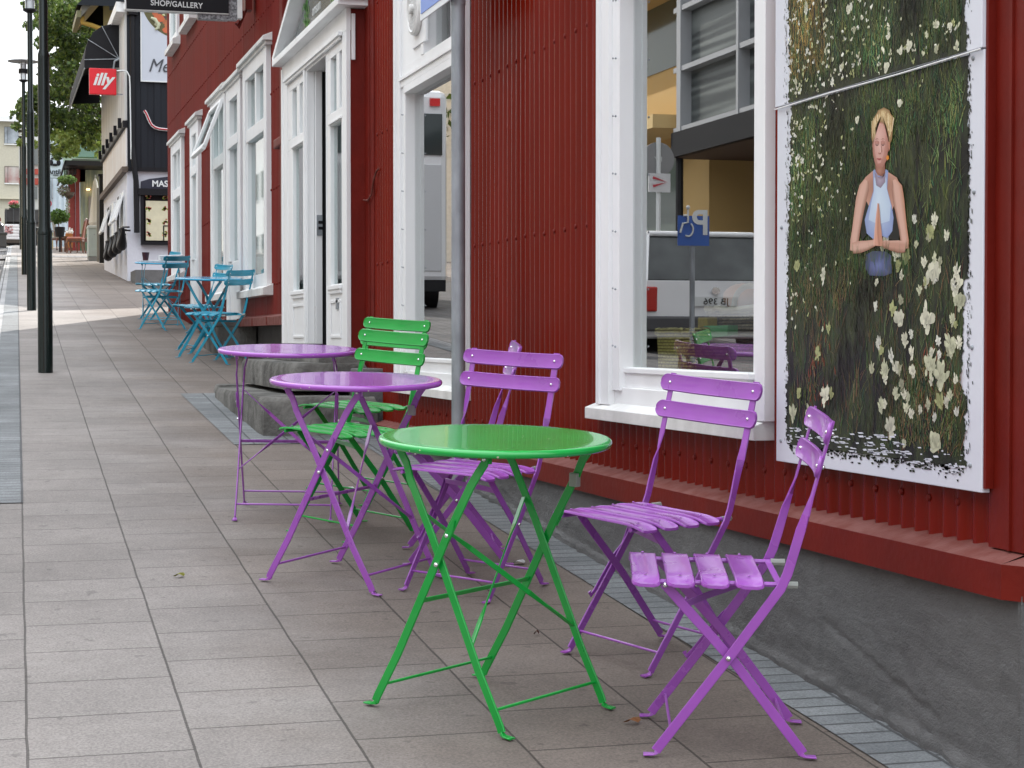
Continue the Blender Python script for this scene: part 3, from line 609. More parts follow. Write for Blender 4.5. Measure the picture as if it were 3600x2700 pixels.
# top hung sash standing open on the third window
s = MB(); A = Vector((2.185, 18.02, 3.57)); out = Vector((-.36, 0, -.93)).normalized()*.47
def sashbar(p, q, t=.05): s.sweep([p, q], (0, 1, 0) if abs((q-p).normalized().y) < .5 else (.36, 0, .93), t, .04)
P0, P1 = A, A+Vector((0, .98, 0)); sashbar(P0, P0+out); sashbar(P1, P1+out); sashbar(P0, P1); sashbar(P0+out, P1+out, .07)
o = s.build('open_sash', M['white'], fo[2], bevel=.003)
s = MB().hexa([P0+Vector((.01, .02, 0)), P1+Vector((.01, -.02, 0)), P1+out+Vector((.01, -.02, 0)), P0+out+Vector((.01, .02, 0))], [P0+Vector((.014, .02, 0)), P1+Vector((.014, -.02, 0)), P1+out+Vector((.014, -.02, 0)), P0+out+Vector((.014, .02, 0))]); s.build('pane', M['glassfar'], o)
MB().ball((2.215, 18.06, 3.17), .04, 0, 8, (.5, .9, 2.2)).build('vase_behind_window', M['black'], fo[2], smooth=True)
for a, b_ in UW:
    f = MB(); f.box(2.195, 2.25, a, a+.12, 4.90, 6.3).box(2.195, 2.25, b_-.12, b_, 4.90, 6.3).box(2.195, 2.25, a+.12, b_-.12, 6.2, 6.3).box(2.21, 2.26, a+.12, b_-.12, 4.9, 5.0)
    o = f.build('window', M['white'], RB, bevel=.004); MB().box(2.23, 2.235, a+.1, b_-.1, 4.95, 6.25).build('pane', M['glassfar'], o)
    MB().box(2.27, 2.28, a+.1, b_-.1, 4.95, 6.25).build('blind', M['pale'], o)
    s = MB(); s.add([(2.14, a-.08, 4.80), (2.14, b_+.08, 4.80), (2.25, b_+.08, 4.80), (2.25, a-.08, 4.80), (2.14, a-.08, 4.86), (2.14, b_+.08, 4.86), (2.25, b_+.08, 4.92), (2.25, a-.08, 4.92)], [(0, 1, 2, 3), (4, 7, 6, 5), (0, 4, 5, 1), (1, 5, 6, 2), (2, 6, 7, 3), (3, 7, 4, 0)]); s.build('sill', M['whitedirty'], o, bevel=.003)
# ---- entrance with gable
xd = 2.10
D = MB()
D.box(xd, 2.26, 13.42, 13.66, 1.24, 3.15).box(xd, 2.128, 11.12, 11.262, 1.17, 3.15).box(xd, 2.13, 11.12, 13.66, 3.15, 3.285)
D.box(xd-.03, xd, 11.24, 13.44, 3.135, 3.16); D.box(xd-.018, xd, 11.27, 13.42, 3.115, 3.135)
D.box(xd, xd+.053, 12.565, 12.60, 1.24, 3.13).box(xd+.053, 2.20, 12.53, 12.56, 1.24, 3.10); D.box(xd, 2.26, 11.82, 12.565, 3.10, 3.15)
D.box(xd, 2.28, 11.824, 11.83, 1.2, 3.10)
D.box(xd-.015, xd, 12.59, 12.64, 1.24, 3.12).box(xd-.006, xd+.05, 13.62, 13.68, 1.24, 3.26)
D.box(2.132, 2.155, 11.105, 11.118, 2.97, 3.25)
porch = D.build('entrance', M['white'], RB, bevel=.003)
def leaf(y0, y1, lights, lowp, zb, name):
    L = MB(); x0, x1 = xd+.004, xd+.05
    ys_ = sorted(set([y0, y1]+[q for l in lights for q in l]))
    L.box(x0, x1, y0, y1, 3.055, 3.13); L.box(x0, x1, y0, y1, 2.63, 2.708)
    edges = [y0]+[q for l in sorted(lights) for q in l]+[y1]
    for i in range(0, len(edges), 2): L.box(x0, x1, edges[i], edges[i+1], 2.708, 3.055)
    L.box(x0, x1, y0, lowp[0], zb, 2.63).box(x0, x1, lowp[1], y1, zb, 2.63); L.box(x0, x1, lowp[0], lowp[1], zb, 1.62)
    L.box(x0-.022, x0, lowp[0]-.02, lowp[1]+.02, 1.585, 1.612).box(x0-.014, x0, lowp[0]-.01, lowp[1]+.01, 1.56, 1.585)
    L.box(x0-.012, x0, lowp[0]-.02, lowp[1]+.02, 2.635, 2.65)
    L.box(x0-.008, x0, lowp[0]+.02, lowp[1]-.02, 1.28, 1.30).box(x0-.008, x0, lowp[0]+.02, lowp[1]-.02, 1.50, 1.52).box(x0-.008, x0, lowp[0]+.02, lowp[0]+.04, 1.3, 1.5).box(x0-.008, x0, lowp[1]-.04, lowp[1]-.02, 1.3, 1.5)
    o = L.build(name, M['white'], porch if False else RB, bevel=.003)
    g = MB()
    for a, b_ in lights: g.box(xd+.028, xd+.033, a-.01, b_+.01, 2.70, 3.06)
    g.build('top_panes', M['glassfar'], o); MB().box(xd+.028, xd+.033, lowp[0]-.01, lowp[1]+.01, 1.61, 2.64).build('pane', M['glassfar'], o)
    MB().box(xd+.075, xd+.08, y0+.02, y1-.02, 1.5, 3.1).build('blind', M['pale'], o)
    return o
leaf(12.60, 13.42, [(12.68, 12.90), (13.02, 13.22)], (12.68, 13.20), 1.24, 'door_leaf')
l2 = leaf(11.262, 11.822, [(11.27, 11.375), (11.47, 11.68)], (11.30, 11.69), 1.20, 'door_leaf')
MB().box(xd-.004, xd+.006, 11.40, 11.47, 1.46, 1.53).build('small_vent', M['galv'], l2)
MB().box(2.160, 2.199, 12.522, 12.53, 1.98, 2.12).box(2.17, 2.2, 12.518, 12.522, 2.02, 2.04, 1).box(2.17, 2.2, 12.518, 12.522, 2.06, 2.08, 1).build('lock_plate', [M['galv'], M['black']], porch)
MB().box(2.128, 2.24, 11.125, 11.26, 1.1, 3.28).box(2.13, 2.24, 11.26, 13.6, 3.16, 3.28).build('porch_side', M['red_flat'], RB)
# dim passage behind the open leaf
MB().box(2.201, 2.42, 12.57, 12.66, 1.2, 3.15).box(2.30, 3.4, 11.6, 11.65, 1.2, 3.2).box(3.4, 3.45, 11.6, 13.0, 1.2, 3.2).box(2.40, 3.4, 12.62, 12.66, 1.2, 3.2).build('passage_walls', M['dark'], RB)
# gable
yA, yB, yM, zb_, zt = 11.00, 13.72, 12.36, 3.285, 3.80
g = MB(); g.box(2.03, 2.24, yA+.02, yB-.02, zb_, zb_+.045)
for a, s_ in ((yB, -1), (yA, 1)):
    p = Vector((2.035, a, zb_+.03)); q = Vector((2.035, yM, zt+.03)); n = Vector((0, -(q-p).z, (q-p).y)).normalized(); n = n if n.z > 0 else -n
    g.hexa([p, q, q+n*.045, p+n*.045], [v+Vector((.205, 0, 0)) for v in (p, q, q+n*.045, p+n*.045)])
gab = g.build('gable', M['white'], RB, bevel=.003)
rf = MB()
for a in (yB-.03, yA+.0):
    p = Vector((2.04, a, zb_+.085)); q = Vector((2.04, yM, zt+.11)); rf.hexa([p, q, q+Vector((0, 0, .02)), p+Vector((0, 0, .02))], [v+Vector((.24, 0, 0)) for v in (p, q, q+Vector((0, 0, .02)), p+Vector((0, 0, .02)))])
rf.build('gable_roof', M['red_dusty'], gab)
M['signdark'] = mat('dark_glossy_sign', (.07, .085, .085), .22, col2=(.16, .18, .18), vscale=2.5)
sg = MB().poly([(2.13, yA+.16, zb_+.046), (2.13, yB-.16, zb_+.046), (2.13, yM, zt-.04)], (.01, 0, 0)).build('gable_sign', M['signdark'], gab)
M['leafsign'] = mat('printed_green', (.07, .30, .03), .4, var=.4, vscale=20); M['letters'] = mat('white_lettering', (.62, .64, .63), .5)
lf = MB(); random.seed(3)
for i in range(60):
    y = 12.75+random.gauss(0, .06); z = 3.36+random.random()*.22; a = random.uniform(-.4, .4); l = random.uniform(.03, .07)
    lf.add([(2.127, y, z), (2.127, y+.012, z+l*.5), (2.127, y+a*l, z+l), (2.127, y-.012, z+l*.5)], [(0, 1, 2, 3)])
for i in range(12):
    y = 11.75+random.gauss(0, .05); z = 3.38+random.random()*.15; lf.add([(2.127, y, z), (2.127, y+.01, z+.02), (2.127, y, z+.05), (2.127, y-.01, z+.02)], [(0, 1, 2, 3)])
lf.build('printed_leaves', M['leafsign'], sg)
ms = lambda y, z, x=2.127: frame_mtx((x, y, z), (0, -1, 0), (0, 0, 1))
text('lettering', 'omsum', .11, ms(12.33, 3.46), M['letters'], sg, .001); text('lettering', 'RESTAURANT', .062, ms(12.12, 3.375), M['letters'], sg, .001, sx=.9)
# drainpipes and boards
b = MB(); b.box(2.15, 2.25, 13.86, 14.10, 1.79, 6.6).box(2.11, 2.2, 13.72, 13.86, 1.80, 6.6); b.box(2.10, 2.25, 13.70, 14.12, 2.72, 2.79)
b.build('downpipe_box', M['red_flat'], RB, bevel=.01)
b = MB(); b.box(2.215, 2.25, 11.0, 11.13, .82, 6.6).box(2.222, 2.26, 10.90, 10.99, .82, 6.6); b.build('trim_board', M['red_flat'], RB, bevel=.003)
cab = MB(); pts = [(2.20, 11.09, 2.12), (2.205, 10.98, 2.11), (2.21, 10.90, 2.14), (2.215, 10.86, 2.22), (2.22, 10.80, 2.27), (2.222, 10.74, 2.28)]; cab.tube(pts, .006); cab.build('loose_cable', M['red_dusty'], RB, smooth=True)
hk = MB().box(2.14, 2.2, 15.97, 16.12, 4.10, 4.33); hk.tube([(2.13, 16.04, 4.10), (2.11, 16.05, 4.02), (2.08, 16.06, 3.97), (2.07, 16.07, 3.99)], .012); hk.tube([(2.15, 16.0, 4.1), (2.1, 16.1, 3.96)], .01); hk.build('wall_bracket', M['red_flat'], RB, smooth=True)
# small step block below the far door, dark cellar hatch
# ------------------------------------------------------------ stone doorstep
ST = empty('stone_doorstep', (1.85, 12, gz(12)), 'worn grey stone doorstep of three courses before the white door', 'steps')
def slab(x0, x1, y0, y1, zt, th, name, r=.07):
    pts = [(x1, y0), (x1, y1)]; pts += [(x0+r*(1-math.sin(a)), y1-r*(1-math.cos(a))) for a in [0, .5, 1.0, 1.57]][:4] if False else [(x0+r, y1), (x0+.02, y1-.03), (x0, y1-r)]
    pts += [(x0, y0+r), (x0+.02, y0+.02), (x0+r, y0)]
    o = []; n = len(pts)
    for i in range(n): 
        (xa, ya), (xb, yb) = pts[i], pts[(i+1) % n]; m_ = max(1, int(math.hypot(xb-xa, yb-ya)/.12))
        o += [(xa+(xb-xa)*k/m_+random.uniform(-.006, .006), ya+(yb-ya)*k/m_+random.uniform(-.006, .006)) for k in range(m_)]
    n = len(o); cxm = (x0+x1)/2; cym = (y0+y1)/2; b = MB(); vs_ = []
    bot = [(x, y, (gz(y)-.05 if th is None else zt-th)) for x, y in o]; t1 = [(x, y, zt-.03+random.uniform(-.005, .005)) for x, y in o]; t2 = [(x+(cxm-x)*.05, y+(cym-y)*.02, zt+random.uniform(-.004, .004)) for x, y in o]
    vs_ = bot+t1+t2; f = []
    for a in (0, n):
        for i in range(n): j = (i+1) % n; f.append((a+i, a+j, a+n+j, a+n+i))
    f.append(tuple(range(2*n, 3*n))); b.add(vs_, f); return b.build(name, M['stone'], ST, smooth=True, ang=50)
slab(1.515, 2.2, 10.66, 13.10, .935, None, 'step', .10); slab(1.56, 2.2, 13.11, 13.5, .945, None, 'step', .05)
slab(1.75, 2.2, 11.00, 13.36, 1.128, .165, 'step', .06); slab(1.93, 2.3, 11.12, 13.55, 1.19, .06, 'step', .02)
MB().box(2.1, 2.5, 10.72, 11.1, .6, 1.10).build('cement_edge', M['concrete'], ST, bevel=.01); MB().box(2.12, 2.5, 13.5, 13.7, .6, 1.25).build('cement_edge', M['concrete'], ST, bevel=.01)
CB = empty('concrete_step', (2.1, 17.3, gz(17)), 'small concrete block step under the far white door, behind the blue chairs', 'steps')
MB().box(1.98, 2.34, 16.75, 17.85, .9, 1.42).box(1.97, 2.35, 16.74, 17.86, 1.38, 1.425).build('block', M['stone'], CB, bevel=.012)
M['blacktrough'] = M['black']
# ------------------------------------------------------------ goods behind the big window
def wicker(name, c1, c2, cm):
    m, t, p = newmat(name); L = t.links; g = t.nodes.new('ShaderNodeNewGeometry'); sp = t.nodes.new('ShaderNodeSeparateXYZ'); L.new(g.outputs['Position'], sp.inputs[0])
    a = t.nodes.new('ShaderNodeMath'); a.operation = 'ADD'; L.new(sp.outputs['X'], a.inputs[0]); L.new(sp.outputs['Y'], a.inputs[1]); c = t.nodes.new('ShaderNodeCombineXYZ'); L.new(a.outputs[0], c.inputs[0]); L.new(sp.outputs['Z'], c.inputs[1])
    b = t.nodes.new('ShaderNodeTexBrick'); b.offset = .5; b.inputs['Scale'].default_value = 1; b.inputs['Brick Width'].default_value = .034; b.inputs['Row Height'].default_value = .011; b.inputs['Mortar Size'].default_value = .0022; b.inputs['Mortar Smooth'].default_value = .6
    b.inputs['Color1'].default_value = (*c1, 1); b.inputs['Color2'].default_value = (*c2, 1); b.inputs['Mortar'].default_value = (*cm, 1); L.new(c.outputs[0], b.inputs['Vector']); L.new(b.outputs['Color'], p.inputs['Base Color'])
    iv = t.nodes.new('ShaderNodeMath'); iv.operation = 'SUBTRACT'; iv.inputs[0].default_value = 1; L.new(b.outputs['Fac'], iv.inputs[1]); bp = t.nodes.new('ShaderNodeBump'); bp.inputs['Distance'].default_value = .004; L.new(iv.outputs[0], bp.inputs['Height']); L.new(bp.outputs[0], p.inputs['Normal']); p.inputs['Roughness'].default_value = .6
    return m
M['wicker'] = wicker('brown_wicker', (.40, .30, .19), (.26, .17, .09), (.05, .03, .015)); M['wickery'] = wicker('yellow_wicker', (.78, .62, .20), (.62, .47, .12), (.16, .10, .02)); M['wickerp'] = wicker('dark_plum_wicker', (.20, .08, .08), (.13, .05, .05), (.03, .01, .01))
def basket(name, label, x0, x1, y0, y1, z0, h, m, rim):
    r = empty(name, ((x0+x1)/2, (y0+y1)/2, z0), label, 'basket'); b = MB(); cx_, cy_ = (x0+x1)/2, (y0+y1)/2
    rows = int(h/.014); k = 64; o = []; f = []
    hx, hy = (x1-x0)/2, (y1-y0)/2
    for j in range(rows+1):
        for i in range(k):
            a = 2*math.pi*i/k; c_, s_ = math.cos(a), math.sin(a); e = .35; q = 1+.012*math.sin(i*math.pi/2+j*math.pi)*2; t = .93+.07*j/rows
            o.append((cx_+hx*t*q*abs(c_)**e*(1 if c_ > 0 else -1), cy_+hy*t*q*abs(s_)**e*(1 if s_ > 0 else -1), z0+h*j/rows))
    for j in range(rows):
        for i in range(k): a = j*k+i; b2 = j*k+(i+1) % k; f.append((a, b2, b2+k, a+k))
    f.append(tuple(range(k))); b.add(o, f); b.build('woven_side', m, r)
    rr = [Vector(p) for p in o[-k:]]; rr.append(rr[0]); MB().tube([p+Vector((0, 0, .006*math.sin(i*1.6))) for i, p in enumerate(rr)], .011, k=6).build('rim', rim, r, smooth=True)
    return r
bk = basket('wicker_basket', 'large brown wicker basket with rope handles behind the big window pane', 2.50, 2.86, 5.05, 6.36, 1.15, .235, M['wicker'], mat('pale_rope', (.60, .50, .36), .8))
for yy in (5.45, 6.0):
    MB().tube([(2.56, yy+.14*math.cos(a), 1.39+.075*math.sin(a)) for a in [math.pi*i/10 for i in range(11)]], .010).build('rope_handle', mat('rope', (.33, .26, .17), .85), bk, smooth=True)
basket('wicker_basket', 'small yellow wicker basket in the lower left corner of the big window', 2.33, 2.46, 6.02, 6.34, 1.15, .155, M['wickery'], M['wickery'])
basket('wicker_basket', 'dark plum wicker basket at the bottom right of the big window', 2.33, 2.46, 5.20, 5.99, 1.15, .125, M['wickerp'], M['wickerp'])
tag(MB().ball((2.66, 6.30, 1.43), .07, 0, 10, (1, 1.2, .75)).build('gourd', mat('orange_skin', (.55, .16, .02), .45), smooth=True), 'orange gourd in the big wicker basket behind the window', 'gourd')
tag(MB().ball((2.66, 5.62, 1.41), .06, 0, 10, (1, 1.3, .7)).build('gourd', mat('yellow_skin', (.60, .45, .03), .45), smooth=True), 'yellow gourd in the big wicker basket behind the window', 'gourd')
tag(MB().box(2.42, 2.46, 5.86, 6.08, 1.255, 1.325).build('gift_box', mat('green_card', (.16, .50, .20), .6), bevel=.003), 'small bright green box among the baskets behind the window', 'box')
tag(MB().box(2.45, 2.49, 6.12, 6.21, 1.27, 1.355).build('paper_bag', mat('yellow_card', (.55, .38, .04), .6), bevel=.003), 'small mustard yellow bag above the yellow basket behind the window', 'bag')
# ------------------------------------------------------------ poster on the wall
PO = empty('wall_poster', (2.2, 4.37, .925), 'tall poster of flowering meadow grass with a woman praying, on white board', 'poster')
b = MB(); PY0, PY1 = 3.80, 4.955
b.box(2.200, 2.222, PY0, PY1, .925, 1.945); b.build('lower_panel', M['board'], PO, bevel=.002)
b = MB(); b.box(2.194, 2.222, PY0, PY1+.003, 1.948, 3.4); b.build('upper_panel', M['board'], PO, bevel=.002)
MB().box(2.204, 2.23, PY0-.012, PY0-.001, .935, 3.4).build('board_edge', M['red_flat'], PO)
b = MB(); b.tube([(2.192, PY1, 1.942), (2.191, 4.6, 1.944), (2.192, 4.2, 1.941), (2.190, PY0, 1.944)], .0022); b.build('joint_strip', mat('white_strip', (.75, .76, .75), .35), PO, smooth=True)
def printmat():
    m, t, p = newmat('meadow_print'); L = t.links; g = t.nodes.new('ShaderNodeNewGeometry'); s = t.nodes.new('ShaderNodeSeparateXYZ'); L.new(g.outputs['Position'], s.inputs[0])
    mpn = t.nodes.new('ShaderNodeMapping'); mpn.inputs['Scale'].default_value = (1, 1, .35); L.new(g.outputs['Position'], mpn.inputs['Vector'])
    n = t.nodes.new('ShaderNodeTexNoise'); n.inputs['Scale'].default_value = 16; n.inputs['Detail'].default_value = 8; n.inputs['Roughness'].default_value = .7; L.new(mpn.outputs['Vector'], n.inputs['Vector'])
    r = t.nodes.new('ShaderNodeValToRGB'); e = r.color_ramp.elements; e[0].position = .42; e[0].color = (.004, .005, .005, 1); e[1].position = .68; e[1].color = (.05, .065, .02, 1)
    q = e.new(.5); q.color = (.018, .026, .012, 1); L.new(n.outputs['Fac'], r.inputs['Fac']); L.new(r.outputs['Color'], p.inputs['Base Color']); p.inputs['Roughness'].default_value = .25; p.inputs['Specular IOR Level'].default_value = .3
    return m
M['meadow'] = printmat()
# ragged printed area: outline with a torn, brush-like border
random.seed(11)
def ragged(z0, z1, x, seed, bottom):
    random.seed(seed); o = []; f = []; z = z0; a1 = c1 = 0
    while z < z1:
        a1 = a1*.7+random.gauss(0, .0035); c1 = c1*.7+random.gauss(0, .003)
        o += [(x, 4.868-.012*math.sin(z*4)+a1+(random.uniform(0, .012) if random.random() < .3 else 0), z), (x, 3.874+(.018 if 1.15 < z < 1.42 else .0)+.01*math.sin(z*3)+c1-(random.uniform(0, .008) if random.random() < .2 else 0), z)]; z += .0035
    n = len(o)//2
    for i in range(n-1): a = i*2; f.append((a, a+1, a+3, a+2))
    m_ = MB().add(o, f)
    for i in range(420):
        zz = random.uniform(z0, z1); yy = (4.874+abs(random.gauss(0, .010))) if random.random() < .5 else (3.868-abs(random.gauss(0, .010)))
        h = random.uniform(.0015, .007); w_ = random.uniform(.0008, .0025); m_.add([(x, yy-w_, zz-h), (x, yy+w_*.6, zz-h*.7), (x, yy+w_, zz+h), (x, yy-w_*.5, zz+h*.6)], [(0, 1, 2, 3)])
    if bottom:
        for i in range(300):
            yy = random.uniform(3.88, 4.86); zz = z0-abs(random.gauss(0, .011)); w_ = random.uniform(.002, .011); h = random.uniform(.0012, .0035); m_.add([(x, yy-w_, zz-h*.6), (x, yy+w_*.4, zz-h), (x, yy+w_, zz+h*.5), (x, yy-w_*.7, zz+h)], [(0, 1, 2, 3)])
    return m_
ragged(.978, 1.942, 2.1985, 5, True).build('print_lower', M['meadow'], PO); ragged(1.949, 3.35, 2.1925, 6, False).build('print_upper', M['meadow'], PO)
ink = MB(); ink2 = MB(); random.seed(21)
def X_(z): return 2.1975 if z < 1.944 else 2.1915
def blade(y, z, l, dy, w_, c_, x=None, mb=None):
    x = x or X_(z); c2 = tuple(v*1.5 for v in c_)
    (mb or ink).add([(x, y-w_, z), (x, y+w_, z), (x, y+dy*.4+w_*.8, z+l*.5), (x, y+dy, z+l), (x, y+dy*.4-w_*.8, z+l*.5)], [(0, 1, 2, 3, 4)], 0, [c_, c_, c2, c2, c2])
def jit(c_, k=.25): q = 1+random.uniform(-k, k); return tuple(max(0, v*q) for v in c_)
greens = [(.035, .07, .012), (.02, .07, .024), (.075, .09, .02), (.10, .10, .035), (.012, .055, .030), (.05, .06, .02), (.09, .13, .05)]
browns = [(.16, .08, .04), (.12, .05, .03), (.20, .13, .06)]
inside = lambda y, z: 3.89 < y < 4.855 and (1.0 < z < 1.935 or 1.955 < z < 3.3)
def lum(y, z): return .05+1.15*max(0, .55+.45*math.sin(y*11+2.3*math.sin(z*4+1))*math.cos(z*5.5+y*4)+.25*math.sin(y*23+z*17))
for i in range(21000):
    y = random.uniform(3.885, 4.86); z = random.uniform(1.0, 3.0); l = random.uniform(.012, .075)
    if not inside(y, z) or not inside(y, z+l): continue
    dark = (y < 4.30 and 1.20 < z < 1.75) or (y > 4.3 and z < 1.35)
    if dark and random.random() < .65: continue
    c_ = random.choice(greens)
    if z < 1.45 and random.random() < .25: c_ = random.choice(browns)
    if z > 2.0 and y > 4.62 and random.random() < .5: c_ = (.24, .15, .04)
    if z > 2.1 and y < 4.15 and random.random() < .4: c_ = (.16, .06, .035)
    if z < 1.6: c_ = tuple(v*.75 for v in c_)
    q = lum(y, z)*1.7; blade(y, z, l, random.gauss(0, .022), random.uniform(.0004, .0013), jit(tuple(v*q for v in c_), .55))
def petal(y, z, l, w_, ang, c_, x):
    dy, dz = math.cos(ang), math.sin(ang); ny, nz_ = -dz, dy; P = [(0, 0), (.35, .8), (.75, .9), (1, .2), (.97, -.3), (.7, -.9), (.35, -.75)]
    c0 = tuple(v*.62 for v in c_); ink.add([(x, y+dy*l*a+ny*w_*b_, z+dz*l*a+nz_*w_*b_) for a, b_ in P], [tuple(range(7))], 0, [c0, c_, c_, c_, c_, c_, c0])
def blob(y, z, a, b, c_, petals=7, x=None):
    x = (x or X_(z))-.0003; big = a > .012
    if big:
        for i in range(26):
            q_ = random.uniform(.7, 1.05); t = random.uniform(.1, 3.04) if i < 18 else random.uniform(3.1, 6.2); k = 1.0 if i < 18 else .55
            petal(y+random.gauss(0, a*.16), z-b*.35+random.gauss(0, b*.12), b*random.uniform(.75, 1.2)*k*(.55+.45*abs(math.sin(t))), a*random.uniform(.16, .30), t, jit(tuple(v*q_ for v in c_), .05), x-i*.000006)
    else:
        for i in range(random.choice((3, 4, 5))): petal(y+random.gauss(0, a*.3), z+random.gauss(0, b*.3), b*random.uniform(.8, 1.5), a*random.uniform(.35, .6), random.uniform(.3, 2.9), jit(c_, .2), x-i*.00001)
whites = [(.66, .65, .50), (.52, .53, .36), (.70, .70, .60), (.38, .40, .18)]
for i in range(3600):
    y = random.uniform(3.90, 4.85); z = random.uniform(1.30, 3.0)
    dens = max(.02, min(1, (y-4.42)*2.4)) if z < 1.95 else (.30+.5*(y > 4.25))
    if z < 1.62: dens *= .4
    if random.random() > dens*.7 or not inside(y, z): continue
    s_ = random.uniform(.0028, .0075)*(1.35 if (y < 4.35 and random.random() < .3) else 1); blob(y, z, s_, s_*random.uniform(.9, 1.5), jit(random.choice(whites), .25))
for px, py, rx, ry, ci in ((3280, 950, 44, 44, 0), (3355, 990, 30, 46, 0), (3370, 1055, 28, 34, 1), (3160, 1115, 22, 40, 0), (3255, 1110, 28, 52, 0), (3340, 1205, 22, 46, 1), (3135, 1080, 14, 28, 3), (3265, 1275, 20, 54, 1), (3300, 1310, 28, 56, 1), (3205, 1300, 18, 26, 0), (3145, 1285, 18, 26, 0), (3180, 1190, 12, 32, 0), (2897, 1385, 14, 40, 0), (3128, 1495, 20, 40, 0), (3095, 1420, 10, 32, 1), (3148, 1380, 11, 30, 1), (3302, 1405, 14, 36, 3), (3285, 1550, 40, 38, 1), (2785, 1450, 14, 36, 1), (2840, 1450, 12, 32, 1), (2870, 1240, 12, 28, 3), (3268, 810, 14, 38, 3), (3155, 930, 13, 26, 3), (3250, 985, 9, 20, 3), (3183, 895, 18, 34, 3), (2890, 960, 10, 26, 0), (3095, 1230, 12, 20, 3), (3105, 1295, 9, 38, 1), (2805, 1380, 9, 24, 3), (2920, 1380, 9, 24, 3), (3200, 1450, 10, 22, 0), (3175, 1555, 8, 20, 1), (2910, 1150, 8, 20, 3), (3355, 1140, 8, 16, 3), (2800, 930, 12, 30, 3), (3010, 420, 12, 16, 0), (3160, 360, 16, 18, 0), (3200, 160, 18, 24, 0), (3170, 175, 14, 18, 0), (3120, 235, 16, 22, 0), (3300, 85, 14, 16, 0), (3345, 90, 12, 16, 0), (2990, 30, 14, 18, 0)):
    (y, z) = onX(px, py, 2.195); (y2, _) = onX(px+rx, py, 2.195); blob(y, z, max(.0125, abs(y2-y))*1.08, ry*1.08/6500*(.27*2.195+.962*y), jit(whites[ci], .1), 6)
for i in range(110):
    k = random.random(); y, z = (random.uniform(3.92, 4.82), random.uniform(1.97, 2.9)) if k < .55 else (random.uniform(3.90, 4.35), random.uniform(1.08, 1.62))
    if not inside(y, z): continue
    s_ = random.uniform(.0126, .0165)*(.8 if k < .55 else 1); blob(y, z, max(.0122, s_), s_*random.uniform(1.0, 1.5), jit(random.choice(whites[:3]+[(.42, .42, .28)]), .22))
for i in range(60):
    y = random.choice([4.70, 4.62, 4.05, 4.68])+random.gauss(0, .03); z = random.choice([1.2, 1.24, 1.10])+random.gauss(0, .035)
    if inside(y, z): blade(y, z, .025, random.gauss(0, .01), .002, jit((.20, .04, .02), .3))
for i in range(170):     # torn white streaks near the lower edge
    y = random.uniform(3.88, 4.87); z = random.choice([1.010, 1.030, .992, 1.0])+random.gauss(0, .004)-.02*(y < 4.2)+.006*math.sin(y*14); w_ = random.uniform(.004, .022); h = random.uniform(.0008, .0032)
    ink.add([(2.1970, y-w_, z-h*.5), (2.1970, y+w_*.5, z-h), (2.1970, y+w_, z+h*.4), (2.1970, y-w_*.6, z+h)], [(0, 1, 2, 3)], 0, (.66, .68, .74))
ink.build('ink_meadow', M['print'], PO)
# printed figure of the woman (flat ink on the board), shaded in bands
def pp2(px, py): return onX(2950+px*.3916, 350+py*.3916, 2.195)
def region(pts, c_, dx=0, hub=None, ch=None):
    P = [pp2(px, py) for px, py in pts]; x = 2.1962-dx
    if hub is None: ink2.add([(x, y, z) for y, z in P], [tuple(range(len(P)))], 0, c_); return
    h_ = pp2(*hub); n = len(P); ink2.add([(x, y, z) for y, z in P]+[(x, h_[0], h_[1])], [], 0)
    o0 = len(ink2.v)-n-1
    for i in range(n): ink2.f.append((o0+i, o0+(i+1) % n, o0+n)); ink2.m.append(0); ink2.col.append([c_, c_, ch])
def limb(cl, ws, cm, cl_, cr_, dx):       # centre line, half widths, mid / left / right colours
    x = 2.1962-dx; L = []
    for i, (px, py) in enumerate(cl):
        a = cl[max(0, i-1)]; b_ = cl[min(len(cl)-1, i+1)]; tx, ty = b_[0]-a[0], b_[1]-a[1]; l = math.hypot(tx, ty*.55) or 1; nx, ny = -ty*.55/l, tx/l; nx, ny = (nx, ny) if nx < 0 or (abs(nx) < .3 and ny < 0) else (-nx, -ny)
        L.append([pp2(px+nx*ws[i]*k, py+ny*ws[i]*k) for k in (1, .45, -.25, -1)])
    cols = [cl_, cm, cm, cr_]
    for i in range(len(L)-1):
        for j in range(3): q = [L[i][j], L[i][j+1], L[i+1][j+1], L[i+1][j]]; ink2.add([(x, y, z) for y, z in q], [(0, 1, 2, 3)], 0, [cols[j], cols[j+1], cols[j+1], cols[j]])
SH_, SM_, SL_ = (.26, .115, .075), (.50, .27, .20), (.62, .38, .30)
region([(215, 1010), (245, 900), (300, 760), (310, 1000), (240, 1220), (200, 1270), (190, 1200)], (.008, .012, .008), .00005)
region([(480, 960), (478, 1120), (440, 1250), (530, 1262), (540, 1200), (510, 1060)], (.008, .010, .009), .00005)
region([(300, 640), (230, 700), (205, 760), (215, 860), (260, 950), (310, 1000), (470, 1000), (510, 900), (540, 760), (515, 700), (430, 645)], SM_, .0001, (370, 760), SH_)
limb([(240, 725), (222, 790), (195, 900), (172, 1030), (152, 1160), (135, 1270), (125, 1360)], [22, 48, 48, 42, 38, 38, 32], SL_, SM_, SH_, .0002)
limb([(490, 720), (515, 790), (530, 900), (550, 1030), (570, 1160), (585, 1270), (590, 1340)], [22, 50, 52, 44, 38, 38, 30], SL_, SH_, (.44, .2, .12), .0002)
TW, TS = (.46, .56, .70), (.24, .30, .52)
region([(302, 640), (318, 625), (340, 680), (400, 690), (415, 625), (438, 640), (428, 800), (470, 960), (486, 1060), (475, 1180), (430, 1245), (385, 1225), (345, 1250), (300, 1250), (245, 1200), (226, 1080), (262, 960), (305, 820)], TS, .0003, (350, 980), TW)
